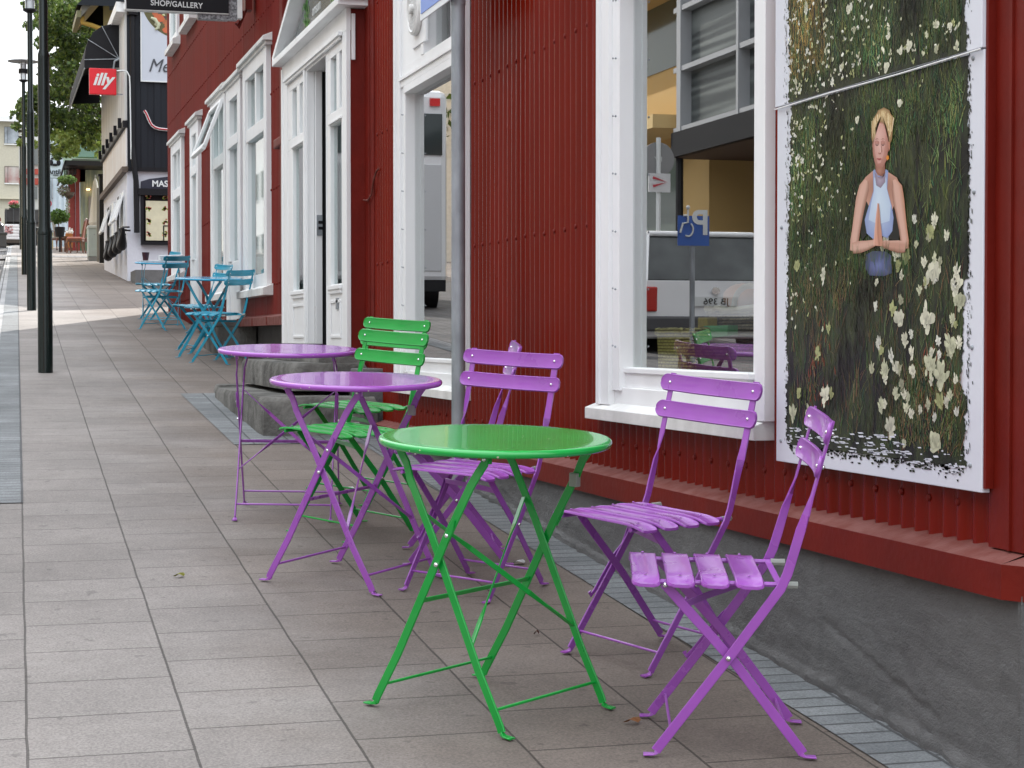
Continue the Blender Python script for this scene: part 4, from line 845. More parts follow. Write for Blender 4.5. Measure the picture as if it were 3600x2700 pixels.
region([(312, 700), (420, 700), (425, 800), (462, 950), (450, 1090), (350, 1120), (262, 1080), (285, 930), (310, 820)], TW, .00035, (350, 900), (.56, .66, .76))
region([(240, 1390), (300, 1360), (420, 1365), (465, 1400), (470, 1560), (400, 1585), (270, 1580), (232, 1510)], (.05, .06, .13), .0003, (350, 1490), (.14, .17, .36))
region([(316, 650), (345, 695), (400, 685), (412, 650), (412, 740), (370, 795), (330, 770)], (.22, .17, .23), .0004, (362, 725), (.40, .34, .42))
region([(322, 560), (410, 560), (412, 660), (370, 690), (325, 650)], (.22, .085, .055), .0005, (355, 640), (.42, .2, .14))
region([(300, 220), (330, 160), (390, 165), (440, 210), (452, 330), (440, 440), (425, 545), (390, 605), (350, 615), (322, 580), (303, 500), (296, 400)], (.36, .15, .11), .0006, (352, 400), (.66, .38, .32))
region([(318, 250), (350, 210), (395, 220), (415, 300), (412, 400), (395, 500), (370, 570), (345, 575), (325, 500), (313, 400)], (.56, .30, .25), .00065, (352, 330), (.68, .42, .36))
region([(288, 340), (290, 220), (320, 150), (350, 95), (400, 70), (450, 95), (475, 160), (482, 260), (472, 360), (450, 410), (442, 330), (425, 250), (385, 205), (350, 205), (325, 245), (308, 310), (298, 400)], (.24, .13, .05), .0008, (385, 130), (.66, .50, .26))
random.seed(8)
for i in range(150):      # strands of hair
    t = random.uniform(0, 1); px = 300+175*t; top = 90+110*abs(t-.55)**1.4*2; l = random.uniform(40, 110) if .15 < t < .8 else random.uniform(90, 200); x_ = .00085+i*.0000005
    a = pp2(px, top+l); b_ = pp2(px+random.uniform(-14, 22)*(1 if t > .4 else -.6), top+random.uniform(0, 14)); cc = random.choice([(.74, .58, .32), (.55, .38, .17), (.36, .20, .08), (.80, .68, .44)]); w_ = .0009
    if .22 < t < .72 and l > 70: continue
    ink2.add([(2.1962-x_, a[0]-w_, a[1]), (2.1962-x_, a[0]+w_, a[1]), (2.1962-x_, b_[0]+w_, b_[1]), (2.1962-x_, b_[0]-w_, b_[1])], [(0, 1, 2, 3)], 0, cc)
for cx_ in (340, 392):
    region([(cx_-20, 394), (cx_-8, 404), (cx_+8, 405), (cx_+18, 396), (cx_+6, 413), (cx_-8, 413)], (.09, .03, .025), .0011)
    region([(cx_-20, 362), (cx_, 348), (cx_+19, 358), (cx_+4, 355), (cx_-8, 357)], (.22, .09, .05), .0011)
    region([(cx_-20, 376), (cx_, 366), (cx_+18, 376), (cx_+16, 398), (cx_-16, 398)], (.40, .17, .14), .00105, (cx_, 385), (.50, .25, .2))
region([(352, 472), (362, 484), (378, 480), (372, 490), (356, 490)], (.28, .10, .08), .0011); region([(362, 405), (368, 470), (377, 474), (373, 425)], (.74, .48, .42), .00108); region([(374, 410), (378, 476), (386, 470), (382, 420)], (.40, .19, .15), .00107)
region([(333, 532), (347, 525), (358, 529), (370, 525), (383, 534), (360, 547)], (.36, .08, .08), .0011); region([(335, 533), (358, 536), (382, 534), (360, 538)], (.16, .03, .03), .00112)
region([(440, 380), (456, 385), (456, 440), (444, 470)], (.46, .2, .13), .0009); region([(428, 500), (445, 505), (448, 530), (432, 545), (420, 525)], (.65, .22, .02), .001)
limb([(120, 1335), (180, 1325), (250, 1310), (310, 1290), (335, 1262)], [48, 56, 44, 32, 24], SL_, SM_, SH_, .0012)
limb([(600, 1325), (530, 1320), (460, 1310), (400, 1295), (365, 1265)], [48, 56, 44, 32, 24], SM_, SL_, SH_, .0012)
limb([(338, 1310), (334, 1200), (339, 1080), (346, 990), (349, 930)], [30, 17, 12, 8, 4], (.62, .32, .23), (.74, .44, .34), (.36, .15, .1), .0014)
limb([(362, 1315), (364, 1210), (360, 1100), (356, 1000), (353, 935)], [34, 20, 12, 8, 4], (.50, .24, .16), (.24, .09, .06), (.52, .26, .18), .0013)
for i in range(170):        # blades of grass printed over the lower figure
    px, py = random.uniform(80, 660), random.uniform(1400, 1640); (y, z) = pp2(px, py)
    blade(y, z, random.uniform(.02, .055), random.gauss(0, .012), random.uniform(.0004, .0009), jit(random.choice([(.05, .10, .02), (.10, .10, .03), (.02, .08, .03)]), .4), 2.1944, ink2)
ink2.build('ink_figure', M['print'], PO)
for yy, zz in ((3.845, 1.26), (3.84, 1.62), (3.85, .985), (3.848, 1.93), (4.92, .985), (4.92, 1.6)): MB().ball((2.199, yy, zz), .006, 0, 6, (.6, 1, 1)).build('screw', M['galv'], PO, smooth=True)
# ------------------------------------------------------------ grey sign pole with blue sign
SP = empty('sign_pole', (1.965, 7.80, gz(7.8)), 'dull galvanised steel pole on the pavement carrying a blue sign', 'pole')
MB().lathe([(.030, -.05), (.030, 3.4), (.001, 3.4)], (1.965, 7.80, gz(7.8)), 28).build('post', M['galv'], SP, smooth=True)
MB().lathe([(.0325, 0), (.0325, .02), (.030, .022)], (1.965, 7.80, gz(7.8)+2.2), 28).build('collar', M['galv'], SP, smooth=True)
b = MB(); b.box(1.918, 1.924, 7.66, 8.33, 2.735, 3.62); sgp = b.build('sign_plate', mat('sign_back_white', (.70, .74, .76), .4), SP, bevel=.002)
MB().box(1.9155, 1.918, 7.685, 8.305, 2.765, 3.59).build('blue_face', mat('sign_blue', (.13, .26, .66), .35), sgp)
b = MB(); b.add([(1.914, 8.02, 2.98), (1.914, 7.96, 2.88), (1.914, 7.945, 2.89), (1.914, 7.99, 2.98)], [(0, 1, 2, 3)]).add([(1.914, 7.99, 2.87), (1.914, 7.96, 2.87), (1.914, 7.96, 2.835), (1.914, 7.99, 2.835)], [(0, 1, 2, 3)])
b.lathe([(.12, 0), (.14, 0)], (1.914, 7.92, 3.12), 28, 0, 'x'); b.build('white_symbol', M['letters'], sgp)
MB().box(1.924, 1.96, 7.77, 7.83, 2.85, 2.88).box(1.924, 1.96, 7.77, 7.83, 3.4, 3.43).build('clamp', M['galv'], SP)
# ------------------------------------------------------------ hanging shop sign
SG = empty('hanging_shop_sign', (1.7, 16.0, 4.5), 'black hanging sign reading SHOP/GALLERY, high on the red wall', 'sign')
a, c_ = at(444, 30, 15.9), at(804, 42, 15.9); zb = a.z
MB().box(a.x, c_.x, 15.90, 15.99, zb, zb+.62).build('sign_box', M['black'], SG, bevel=.004)
MB().box(a.x-.008, a.x, 15.9, 16.0, zb-.006, zb+.63).box(a.x, c_.x, 15.905, 15.99, zb-.008, zb).box(c_.x+.075, c_.x+.115, 15.89, 16.0, zb-.035, zb+.65).build('white_edge', M['whitedirty'], SG)
M['mesh'] = mat('dark_perforated_metal', (.07, .07, .075), .5, col2=(.30, .30, .31), vscale=55, detail=1)
MB().box(c_.x, c_.x+.075, 15.92, 16.0, zb-.05, zb+.62).box(a.x+.60, c_.x, 15.92, 16.0, zb-.055, zb-.008).build('perforated_trim', M['mesh'], SG)
text('lettering', 'SHOP/GALLERY', .066, frame_mtx(((at(622, 20, 15.88).x), 15.895, zb+.034), (1, 0, -.02), (0, 0, 1)), M['letters'], SG, .001, bold=.0012, sx=.92, space=1.05)
MB().tube([(c_.x+.09, 15.95, zb+.3), (2.24, 15.95, zb+.3)], .015).tube([(c_.x+.09, 15.95, zb+.55), (2.24, 15.95, zb+.55)], .015).build('bracket', M['black'], SG)
# ------------------------------------------------------------ lamp posts
def lamp_post(x, y, label):
    r = empty('street_lamp', (x, y, gz(y)), label, 'street lamp', 'dark green street lamps along the kerb', Matrix.Translation((x, y, gz(y))))
    MB().lathe([(.058, -.03), (.058, 1.10), (.056, 1.13), (.047, 1.16), (.046, 2.50), (.046, 2.52), (.034, 2.56), (.033, 3.78), (.001, 3.78)], (0, 0, 0), 28).build('pole', M['postgreen'], r, smooth=True, local=True)
    MB().lathe([(.059, 0), (.0605, .006), (.0605, .03), (.059, .036)], (0, 0, 1.09), 28).build('collar', M['postgreen'], r, smooth=True, local=True)
    MB().lathe([(.034, 3.76), (.085, 3.79), (.085, 3.81), (.001, 3.81)], k=24).build('lamp_base', M['black'], r, smooth=True, local=True)
    cage = MB()
    for i in range(6): a = i*math.pi/3; cage.tube([(.08*math.cos(a), .08*math.sin(a), 3.80), (.08*math.cos(a), .08*math.sin(a), 4.16)], .005, k=5)
    cage.lathe([(.085, 3.94), (.092, 3.94), (.092, 4.02), (.085, 4.02)], k=24); cage.build('lamp_cage', M['black'], r, local=True)
    MB().lathe([(.001, 3.81), (.06, 3.815), (.06, 4.14), (.001, 4.145)], k=20).build('lamp_glass', mat('lamp_frosted_glass', (.75, .78, .78), .3) if 'lampg' not in M else M['lampg'], r, smooth=True, local=True)
    MB().lathe([(.001, 4.185), (.30, 4.165), (.305, 4.172), (.12, 4.20), (.03, 4.23), (.001, 4.235)], k=40).build('lamp_shade', mat('lamp_hat_grey', (.22, .23, .24), .5), r, smooth=True, local=True)
    return r
M['lampg'] = mat('lamp_frosted', (.72, .76, .78), .3)
L0 = lamp_post(.434, 15.17, 'nearest and thickest dark green lamp post, left of the blue chairs')
for x, y, l in ((.53, 24.3, 'second dark green lamp post, just behind the nearest one'), (.69, 37.6, 'third dark green lamp post, its round hat lamp against the sky'), (1.084, 64.7, 'fourth dark lamp post, thin, standing before the beige house'), (1.35, 78, 'most distant lamp post with a flat round hat')):
    dup(L0, Matrix.Translation((x, y, gz(y))), l)
for i, x in enumerate((.24, .43, .60)): pass
# small things lying about
def leaf_bit(name, x, y, s_, m, label, cat, rot=.4):
    b = MB(); z = gz(y)+.006; pts = []
    for i in range(9):
        t = 2*math.pi*i/9; r_ = s_*(1+.35*math.sin(3*t)); u, v = r_*math.cos(t), r_*.55*math.sin(t); pts.append((x+u*math.cos(rot)-v*math.sin(rot), y+u*math.sin(rot)+v*math.cos(rot), z+.006*math.sin(2*t)+.004))
    b.add(pts+[(x, y, z+.012)], [(i, (i+1) % 9, 9) for i in range(9)]); return tag(b.build(name, m), label, cat)
p = ray(630, 2030); 
def ground_at(px, py):
    d = ray(px, py); t = .5
    while CZ+d[2]*t > gz(d[1]*t): t += .01
    return d[0]*t, d[1]*t
x, y = ground_at(632, 2031); leaf_bit('fallen_leaf', x, y, .021, mat('yellow_green_leaf', (.20, .20, .03), .6), 'yellow green fallen leaf alone on the paving at left', 'leaf')
x, y = ground_at(1887, 2235); leaf_bit('fallen_leaf', x, y, .010, mat('brown_leaf', (.07, .025, .015), .7), 'tiny dark brown leaf on the slabs right of the green table leg', 'leaf')
x, y = ground_at(2225, 2548); leaf_bit('fallen_leaf', x, y, .022, mat('orange_leaf', (.22, .09, .03), .7), 'curled orange brown leaf on the slabs between green table and purple chair', 'leaf', .1)
x, y = ground_at(1825, 1985); leaf_bit('paper_scrap', x, y, .03, mat('grey_paper', (.5, .5, .5), .7), 'crumpled pale scrap behind the green table by the slate strip', 'litter')
x, y = ground_at(1225, 1725); leaf_bit('paper_scrap', x, y, .035, mat('white_paper', (.75, .75, .76), .6), 'white paper scrap under the green chairs', 'litter')
# newspaper and cup on the far blue table, box beside it
tt = place(1.90, 21.45, 0); 
def on_table(u, v, w_): return tt @ Vector((u, v, .7065+w_))
NP = MB().hexa([on_table(-.16, -.02, .02), on_table(.12, -.02, .02), on_table(.12, .22, .02), on_table(-.16, .22, .02)], [on_table(-.16, -.02, .075), on_table(.12, -.02, .075), on_table(.12, .24, .085), on_table(-.16, .24, .085)]).hexa([on_table(-.18, -.24, .0), on_table(.14, -.24, .0), on_table(.16, .22, .0), on_table(-.16, .24, .0)], [on_table(-.18, -.24, .015), on_table(.14, -.24, .02), on_table(.16, .22, .016), on_table(-.16, .24, .014)])
NP.hexa([on_table(-.14, .04, .02), on_table(.12, .04, .02), on_table(.12, .24, .05), on_table(-.12, .26, .05)], [on_table(-.14, .04, .03), on_table(.12, .04, .03), on_table(.12, .24, .056), on_table(-.12, .26, .056)])
tag(NP.build('newspaper', mat('newsprint', (.50, .52, .54), .8, col2=(.66, .67, .68), vscale=20)), 'folded grey newspaper lying on the farther blue table', 'newspaper')
cp = on_table(.06, -.18, .02); tag(MB().lathe([(.001, 0), (.03, 0), (.042, .085), (.045, .09), (.038, .086), (.028, .01), (.001, .01)], cp, 20).build('cup', mat('dark_red_cup', (.05, .012, .02), .3), smooth=True), 'dark cup standing by the newspaper on the farther blue table', 'cup')
# ------------------------------------------------------------ helpers for what stands farther up the street
def span(px0, px1, py0, py1, Y):      # metres on the plane at depth Y: x0,x1,z_top,z_bottom
    a, b_ = at(px0, py0, Y), at(px1, py1, Y); return a.x, b_.x, a.z, b_.z
def pbox(mb, px0, px1, py0, py1, Y, d=.05, m=0):
    x0, x1, z1, z0 = span(px0, px1, py0, py1, Y); return mb.box(x0, x1, Y, Y+d, z0, z1, m)
# ------------------------------------------------------------ white and black corner house
HX, HY = 2.456, 34.57; HE = 41.6
HB = empty('corner_house', (HX+2, HY+4, gz(HY)), 'corner house with white plaster ground floor and black cladding above', 'building')
b = MB(); b.box(HX, 9.5, HY, HE, gz(HY)-.4, 4.33); base = b.build('plaster_base', M['stucco'], HB)
b = MB()
i = 0; x = HX+.02
while x < 7.5: b.box(x, x+.11, HY-.035, HY+.0, 4.40, 7.26); b.box(x+.11, x+.24, HY-.012, HY+.0, 4.40, 7.26); x += .24
b.box(HX+.01, 9.5, HY, HE, 4.40, 7.26); b.build('black_cladding', M['blackclad'], HB)
M['cream'] = mat('cream_board', (.52, .52, .50), .7, var=.12, vscale=4, stretch=(1, 1, .1)); M['rusty'] = mat('rust_stained_white_panel', (.72, .72, .71), .7, col2=(.62, .56, .51), vscale=3.2, stretch=(1, 1, .25))
b = MB(); y = HY+.05
while y < HE: b.box(HX-.03, HX-.004, y, y+.26, 5.26, 7.22); y += .29
b.box(HX-.012, HX+.01, HY, HE, 5.26, 7.22).build('cream_boarding', M['cream'], HB)
MB().box(HX-.015, HX+.01, HY+.0, HE, 4.42, 5.12).build('stained_panel', M['rusty'], HB)
b = MB().box(HX-.07, HX+.01, HY-.03, HE, 5.13, 5.25)
for q in range(6): y = HY+.4+q*1.25; b.box(HX-.13, HX-.07, y, y+.08, 5.16, 5.34)
b.build('black_trim', M['black'], HB)
MB().box(HX-.09, HX+.02, HY-.05, HE, 4.31, 4.41).build('wood_beam', mat('weathered_wood', (.12, .09, .07), .85, var=.3, vscale=10), HB)
MB().box(HX+.02, 9.5, HY-.09, HY+.0, 4.33, 4.40).build('black_ledge', M['black'], HB)
b = MB().box(HX-.18, HX+.02, HY-.06, HE, 7.22, 7.40).box(HX-.05, 9.5, HY-.10, HY, 7.26, 7.36); b.build('white_eaves', M['whitedirty'], HB)
b = MB(); b.add([(HX-.1, HY-.1, 7.40), (HX-.1, HE, 7.40), (6, HE, 10.6), (6, HY-.1, 10.6), (9.7, HY-.1, 7.4), (9.7, HE, 7.4)], [(0, 3, 2, 1), (3, 4, 5, 2), (0, 4, 3), (1, 2, 5), (0, 1, 5, 4)]); b.build('roof', M['blackclad'], HB)
x0 = at(466, 500, HY).x
MB().tube([(x0, HY-.09, 7.15), (x0, HY-.09, 4.75)], .045, k=12).tube([(x0, HY-.09, 4.75), (x0+.03, HY-.14, 4.30), (x0+.05, HY-.12, 4.15), (x0+.06, HY-.12, 3.20)], .05, k=12).lathe([(.09, 0), (.11, .12), (.001, .12)], (x0, HY-.1, 7.16), 14).build('downpipe', M['black'], HB, smooth=True)
wy = [onX(x_, 700, HX)[0] for x_ in (377.5, 389, 392.5, 402, 412.5, 422.5, 427, 437.5)]
for i in range(4):
    ya, yb = sorted((wy[2*i], wy[2*i+1])); z0, z1 = 3.14, 4.03
    wd = MB().box(HX-.006, HX-.002, ya, yb, z0, z1).build('window', M['jamb'] if i % 2 else M['dark'], HB)
    MB().box(HX-.02, HX-.006, ya, ya+.07, z0, z1).box(HX-.02, HX-.006, yb-.07, yb, z0, z1).build('window_frame', M['white'], wd)
    if i == 1: continue
    s = MB(); A = Vector((HX-.03, ya, z1-.1)); o_ = Vector((-.13, 0, -.42)); s.sweep([A, A+o_], (0, 1, 0), .06, .04); s.sweep([A+Vector((0, yb-ya, 0)), A+Vector((0, yb-ya, 0))+o_], (0, 1, 0), .06, .04); s.sweep([A+o_, A+o_+Vector((0, yb-ya, 0))], (0, 0, 1), .07, .05)
    s.hexa([A+Vector((.01, 0, 0)), A+Vector((.01, yb-ya, 0)), A+o_+Vector((.01, yb-ya, 0)), A+o_+Vector((.01, 0, 0))], [A+Vector((.02, 0, 0)), A+Vector((.02, yb-ya, 0)), A+o_+Vector((.02, yb-ya, 0)), A+o_+Vector((.02, 0, 0))]); s.build('open_sash', M['white'], wd)
wl = ['nearest', 'second', 'third', 'farthest']; k = 0
for px, py in ((427, 868), (412, 880), (396, 893), (380, 905)):
    y, z = onX(px, py, HX-.16); b = MB(); b.tube([(HX-.16, y-.5+i*.1, z+.30*abs(i/5-1)**2+.02) for i in range(11)], [.02+.075*math.sin(math.pi*i/10) for i in range(11)], k=10).tube([(HX-.05, y-.45, z+.33), (HX-.16, y-.4, z+.33), (HX-.18, y+.4, z+.33), (HX-.04, y+.45, z+.33)], .015).tube([(HX-.16, y, z+.05), (HX-.18, y+.08, z+.14), (HX-.17, y+.02, z+.2), (HX-.16, y-.05, z+.14)], .012)
    b.box(HX-.17, HX, y-.02, y+.02, z+.28, z+.31); tag(b.build('window_planter', M['black'], smooth=True), wl[k]+' black wrought iron window planter on the white plaster wall', 'planter', 'black iron planters under the corner house windows'); k += 1
# dome awning
pr = [(425, 78), (392, 84), (358, 92), (330, 112), (310, 140), (301, 172), (297, 210), (297, 240)]
P = [at(px, py, 36.0) for px, py in pr]; AW = empty('awning', (2.1, 39, 6.5), 'black domed awning over the far shopfront', 'awning')
b = MB(); o = []; n = len(P); L_ = 6.9
for yy in (0, L_): o += [(p.x, p.y+yy, p.z) for p in P]
b.add(o, [(i, i+1, n+i+1, n+i) for i in range(n-1)])
cz = at(430, 208, 36.0)
for yy in (0, L_):
    q = [(p.x, p.y+yy, p.z) for p in P[:-1]]; m0 = len(q); b.add(q+[(HX, 36+yy, cz.z), (HX, 36+yy, P[0].z+.02)], [tuple(range(m0))+(m0, m0+1)])
b.add([(P[-2].x, 36, P[-2].z), (HX, 36, cz.z), (HX, 36, cz.z-.16), (P[-1].x, 36, P[-1].z)], [(0, 1, 2, 3)])
b.build('canvas', M['blackm'], AW)
b = MB(); c0 = Vector((HX-.03, 35.985, cz.z))
for i in (2, 4, 6): b.tube([c0, (P[i].x, 35.985, P[i].z)], .008)
b.tube([(P[-1].x, 36, P[-1].z), (P[-1].x, 36+L_, P[-1].z)], .014)
b.tube([c0, (HX-.12, 35.98, cz.z-.05), (HX-.14, 35.98, cz.z-.2)], .02)
b.build('frame_rods', M['galv'], AW)
# red square sign
IX0, IX1, IZ1, IZ0 = span(313, 409, 240, 335, 35.1)
IL = empty('red_cafe_sign', ((IX0+IX1)/2, 35.1, (IZ0+IZ1)/2), 'square red hanging sign with white script letters reading illy', 'sign')
MB().box(IX0, IX1, 35.04, 35.16, IZ0, IZ1).build('sign_box', mat('bright_red_acrylic', (.62, .005, .015), .35), IL, bevel=.01)
text('lettering', 'illy', .31, frame_mtx(((IX0+IX1)/2-.01, 35.035, IZ0+.175), (1, 0, 0), (0, 0, 1)), M['letters'], IL, .002, shear=.32, bold=.009, sx=1.02)
MB().tube([(IX1, 35.1, IZ1-.03), (HX+.02, 35.1, IZ1-.03)], .012).tube([(IX1, 35.1, IZ0+.02), (HX+.02, 35.1, IZ0+.02)], .012).build('bracket', M['galv'], IL)
c_ = [at(px, py, HY-.12) for px, py in ((411, 249), (432, 248), (446, 251), (455, 268), (457, 300), (459, 420), (461, 560))]
MB().tube(c_, .012).build('cable', M['letters'], IL, smooth=True)
# banner board, neon line, menu case on the side wall
BN = empty('restaurant_banner', at(540, 150, HY-.05), 'tall white banner board on the black wall with a round photo of vegetables', 'sign')
x0, x1, z1, z0 = span(497, 600, 20, 287, HY-.06)
MB().box(x0, x1, HY-.075, HY-.04, z0, z1+.25).build('board', mat('banner_grey_white', (.46, .49, .54), .5), BN)
MB().box(x0-.02, x0, HY-.085, HY-.04, z0-.02, z1+.25).box(x0, x1, HY-.085, HY-.04, z0-.02, z0).build('border', M['letters'], BN)
veg = MB(); random.seed(9); cxx, czz, rr = at(640, 0, HY-.08).x, at(640, 0, HY-.08).z, .74
def vpoly(x, z, a, b_, c_, y=HY-.0765, k=14):
    pts = []
    for i in range(k): t = 2*math.pi*i/k; q = 1+random.uniform(-.15, .15); pts.append((min(x+a*q*math.cos(t), x1-.01), y, z+b_*q*math.sin(t)))
    veg.add(pts, [tuple(range(k))], 0, c_)
pts = [(min(cxx-rr*math.cos(t), x1-.005), HY-.0762, czz-rr*.97*math.sin(t)) for t in [math.pi/2*i/24 for i in range(25)]]+[(x1-.005, HY-.0762, z1+.2), (cxx-rr, HY-.0762, z1+.2)]
veg.add(pts, [tuple(range(len(pts)))], 0, (.10, .09, .035))
for i in range(70):
    t = random.uniform(.05, 1.45); q = rr*random.uniform(.05, .86); x, z = cxx-q*math.cos(t), czz-q*math.sin(t)
    if x > x1-.07: continue
    vpoly(x, z, random.uniform(.02, .07), random.uniform(.02, .06), jit(random.choice([(.30, .34, .06), (.45, .12, .05), (.42, .14, .06), (.50, .48, .32), (.16, .20, .04), (.09, .05, .05)]), .2), HY-.077-random.random()*.002)
vpoly(cxx-.42, czz-.35, .10, .07, (.46, .11, .045), HY-.0795); vpoly(cxx-.28, czz-.56, .09, .055, (.48, .12, .05), HY-.0795)
MB.build(veg, 'printed_vegetables', M['print'], BN)
veg2 = MB().tube([at(px, py, HY-.09) for px, py in ((530, 62), (545, 68), (556, 85), (556, 98), (545, 104))], [.02, .035, .03, .03, .015]).build('printed_onion', mat('pale_onion', (.45, .47, .32), .6), BN, smooth=True)
text('lettering', 'Me', .34, frame_mtx(at(520, 251, HY-.085), (1, 0, 0), (0, 0, 1)), mat('grey_lettering', (.05, .055, .065), .5), BN, .002, shear=.35, align='LEFT', sx=.9)
nl = [at(px, py, HY-.10) for px, py in ((507, 388), (514, 398), (520, 412), (527, 428), (534, 440), (545, 448), (560, 453), (600, 457))]
NS = tag(MB().tube([p+Vector((0, .03, 0)) for p in nl], .028, 0, k=8).tube(nl, .014, 1, k=8).build('neon_line', [mat('white_tube', (.75, .74, .74), .4), mat('red_tube', (.40, .01, .02), .4)], smooth=True), 'curved white tube sign with a red core on the black wall', 'sign')
MC = empty('menu_case', at(540, 770, HY-.05), 'black framed menu case with cream menus on the white plaster wall', 'display case')
x0, x1, z1, z0 = span(495, 640, 686, 862, HY-.1)
MB().box(x0, x1, HY-.13, HY, z0, z0+.06).box(x0, x0+.05, HY-.13, HY, z0+.06, z1).box(x0-.05, x1, HY-.17, HY, z1, z1+.12).box(x0+.05, x1, HY-.02, HY-.004, z0, z1).build('case', M['black'], MC)
xh0 = at(495, 660, HY-.1).x; zt = at(495, 632, HY-.1).z; pts = [(xh0, z1+.12), (xh0+1.0, z1+.12), (xh0+1.0, zt-.02), (xh0+.5, zt+.07), (xh0+.15, zt+.02), (xh0, zt-.03)]
MB().poly([(a, HY-.10, c) for a, c in pts], (0, .04, 0)).build('header_board', mat('navy_header', (.012, .015, .03), .5), MC)
text('lettering', 'MAS', .155, frame_mtx(at(534, 655, HY-.11), (1, 0, 0), (0, 0, 1)), M['letters'], MC, .002, align='LEFT', bold=.004)
pp = MB().box(x0+.09, x1-.05, HY-.10, HY-.03, z0+.08, z1-.10).build('menu_paper', mat('cream_menu', (.58, .54, .38), .7, var=.06, vscale=10), MC)
fl = MB(); random.seed(4)
for i in range(5):
    for j in range(4):
        u, v = x0+.14+i*.30, z0+.2+j*.23
        for q in range(14): a, r_ = random.random()*6.3, random.random()*.05; cc = random.choice([(.42, .10, .09), (.24, .32, .06), (.5, .25, .15)]); fl.add([(u+a_*.016+r_*math.cos(a), HY-.1012, v+b_*.014+r_*math.sin(a)) for a_, b_ in ((-1, -1), (1, -1), (1, 1), (-1, 1))], [(0, 1, 2, 3)], 0, jit(cc, .2))
fl.build('printed_flowers', M['print'], pp); MB().box(x0+.40, x0+.42, HY-.106, HY-.1, z0+.08, z0+.36).box(x0+.42, x1-.1, HY-.106, HY-.1, z0+.34, z0+.36).build('small_frame', M['black'], MC)
MB().box(2.50, 3.1, 33.2, 34.4, 2.0, 2.48).build('x', M['concrete']); tag(bpy.data.objects['x'], 'low grey concrete block at the foot of the white plaster wall', 'block'); bpy.data.objects['x'].name = 'concrete_block'
# ------------------------------------------------------------ yellow house behind
YB = empty('yellow_house', (6, 47, 3), 'pale yellow house with overhanging eaves and yellow gutter, above the black awning', 'building')
yx = at(363, 60, 43.2).x; M['yellow'] = mat('pale_yellow_wall', (.62, .50, .22), .7, var=.05)
MB().poly([(yx, 43.2, 2.9), (yx+7, 43.2, 2.9), (yx+7, 50, 2.9), (yx+1.8, 50, 2.9)], (0, 0, 8.6)).build('wall', M['yellow'], YB)
pbox(MB(), 384, 400, -60, 35, 43.12, .07).build('window', M['galv'], YB)
e0 = at(285, 58, 42.6); b = MB(); b.hexa([(e0.x, 42.6, e0.z), (yx+.3, 42.6, e0.z+1.0), (yx+.3, 44.6, e0.z+1.0), (e0.x, 44.6, e0.z)], [(e0.x, 42.6, e0.z+.22), (yx+.3, 42.6, e0.z+1.22), (yx+.3, 44.6, e0.z+1.22), (e0.x, 44.6, e0.z+.22)])
b.build('eaves', mat('grey_soffit', (.40, .38, .33), .8), YB)
b = MB()
for q in range(3): b.sweep([(e0.x+.02, 42.9+q*.7, e0.z-.02), (yx, 42.9+q*.7, e0.z+.9)], (0, 1, 0), .05, .03)
b.build('rafters', mat('grey_wood', (.25, .24, .21), .8), YB); MB().box(e0.x-.10, e0.x, 42.5, 44.7, e0.z-.03, e0.z+.12).build('gutter', mat('olive_gutter', (.16, .15, .07), .6), YB)
MB().tube([at(px, py, 42.8) for px, py in ((290, 58), (290, 80), (320, 88), (352, 100))]+[Vector((yx+.02, 43.1, at(352, 112, 43).z))], .055).build('downpipe', mat('yellow_pipe', (.52, .32, .05), .5), YB, smooth=True)
b = MB(); b.add([(e0.x-.1, 42.4, e0.z+.22), (e0.x-.1, 44.7, e0.z+.22), (yx+3.5, 49.6, 13.2), (yx+3.5, 42.4, 13.2), (yx+7.4, 42.4, e0.z+.3), (yx+7.4, 49.6, e0.z+.3)], [(0, 3, 2, 1), (3, 4, 5, 2), (0, 4, 3), (1, 2, 5)]); b.build('roof', M['blackclad'], YB)
# ------------------------------------------------------------ items on the pavement farther up
def gbase(Y, px): return at(px, 900, Y).x, Y, gz(Y)
x0, x1, z1, z0 = span(311, 343, 796, 915, 49.4)
UB = empty('utility_cabinet', (x0, 49.4, gz(49.4)), 'pale grey green utility cabinet standing on the pavement before the black post', 'cabinet')
MB().box(x0, x1, 49.4, 50.2, gz(49.4)+.12, z1).build('body', mat('pale_grey_green', (.36, .42, .42), .6, var=.05), UB, bevel=.01); MB().box(x0-.012, x1+.012, 49.38, 50.22, z1-.04, z1+.03).build('lid', mat('pale_grey_green_lid', (.45, .50, .50), .6), UB, bevel=.01); MB().box(x0+.01, x1-.01, 49.41, 50.2, gz(49.4)-.05, gz(49.4)+.12).build('plinth', mat('grey_base', (.20, .21, .22), .8), UB)
MB().box((x0+x1)/2+.02, (x0+x1)/2+.05, 49.385, 49.4, z1-.22, z1-.19).build('lock', M['galv'], UB)
x0, x1, z1, z0 = span(349, 368, 618, 925, 47.4); GP = tag(MB().box(x0, x1, 47.4, 47.65, gz(47.4)-.1, z1).box(x0-.03, x1+.03, 47.37, 47.68, z1, z1+.05).build('gate_post', M['black'], bevel=.01), 'square black gate post between white plaster corner and grey cabinet', 'post')
x0, x1, z1, z0 = span(340, 352, 660, 925, 48.6); tag(MB().box(x0, x1, 48.6, 48.7, gz(48.6)-.1, z1).box(x0+.02, x1-.02, 48.58, 48.6, gz(48.6)+.1, z1-.1).build('board_fence', mat('grey_board', (.20, .19, .17), .8), bevel=.005), 'narrow weathered grey board standing beside the black gate post', 'board')
c0 = at(336, 795, 53); c1 = at(345, 640, 53); PS_ = empty('closed_parasol', (c0.x, 53, gz(53)), 'closed white parasol behind the grey cabinet', 'parasol')
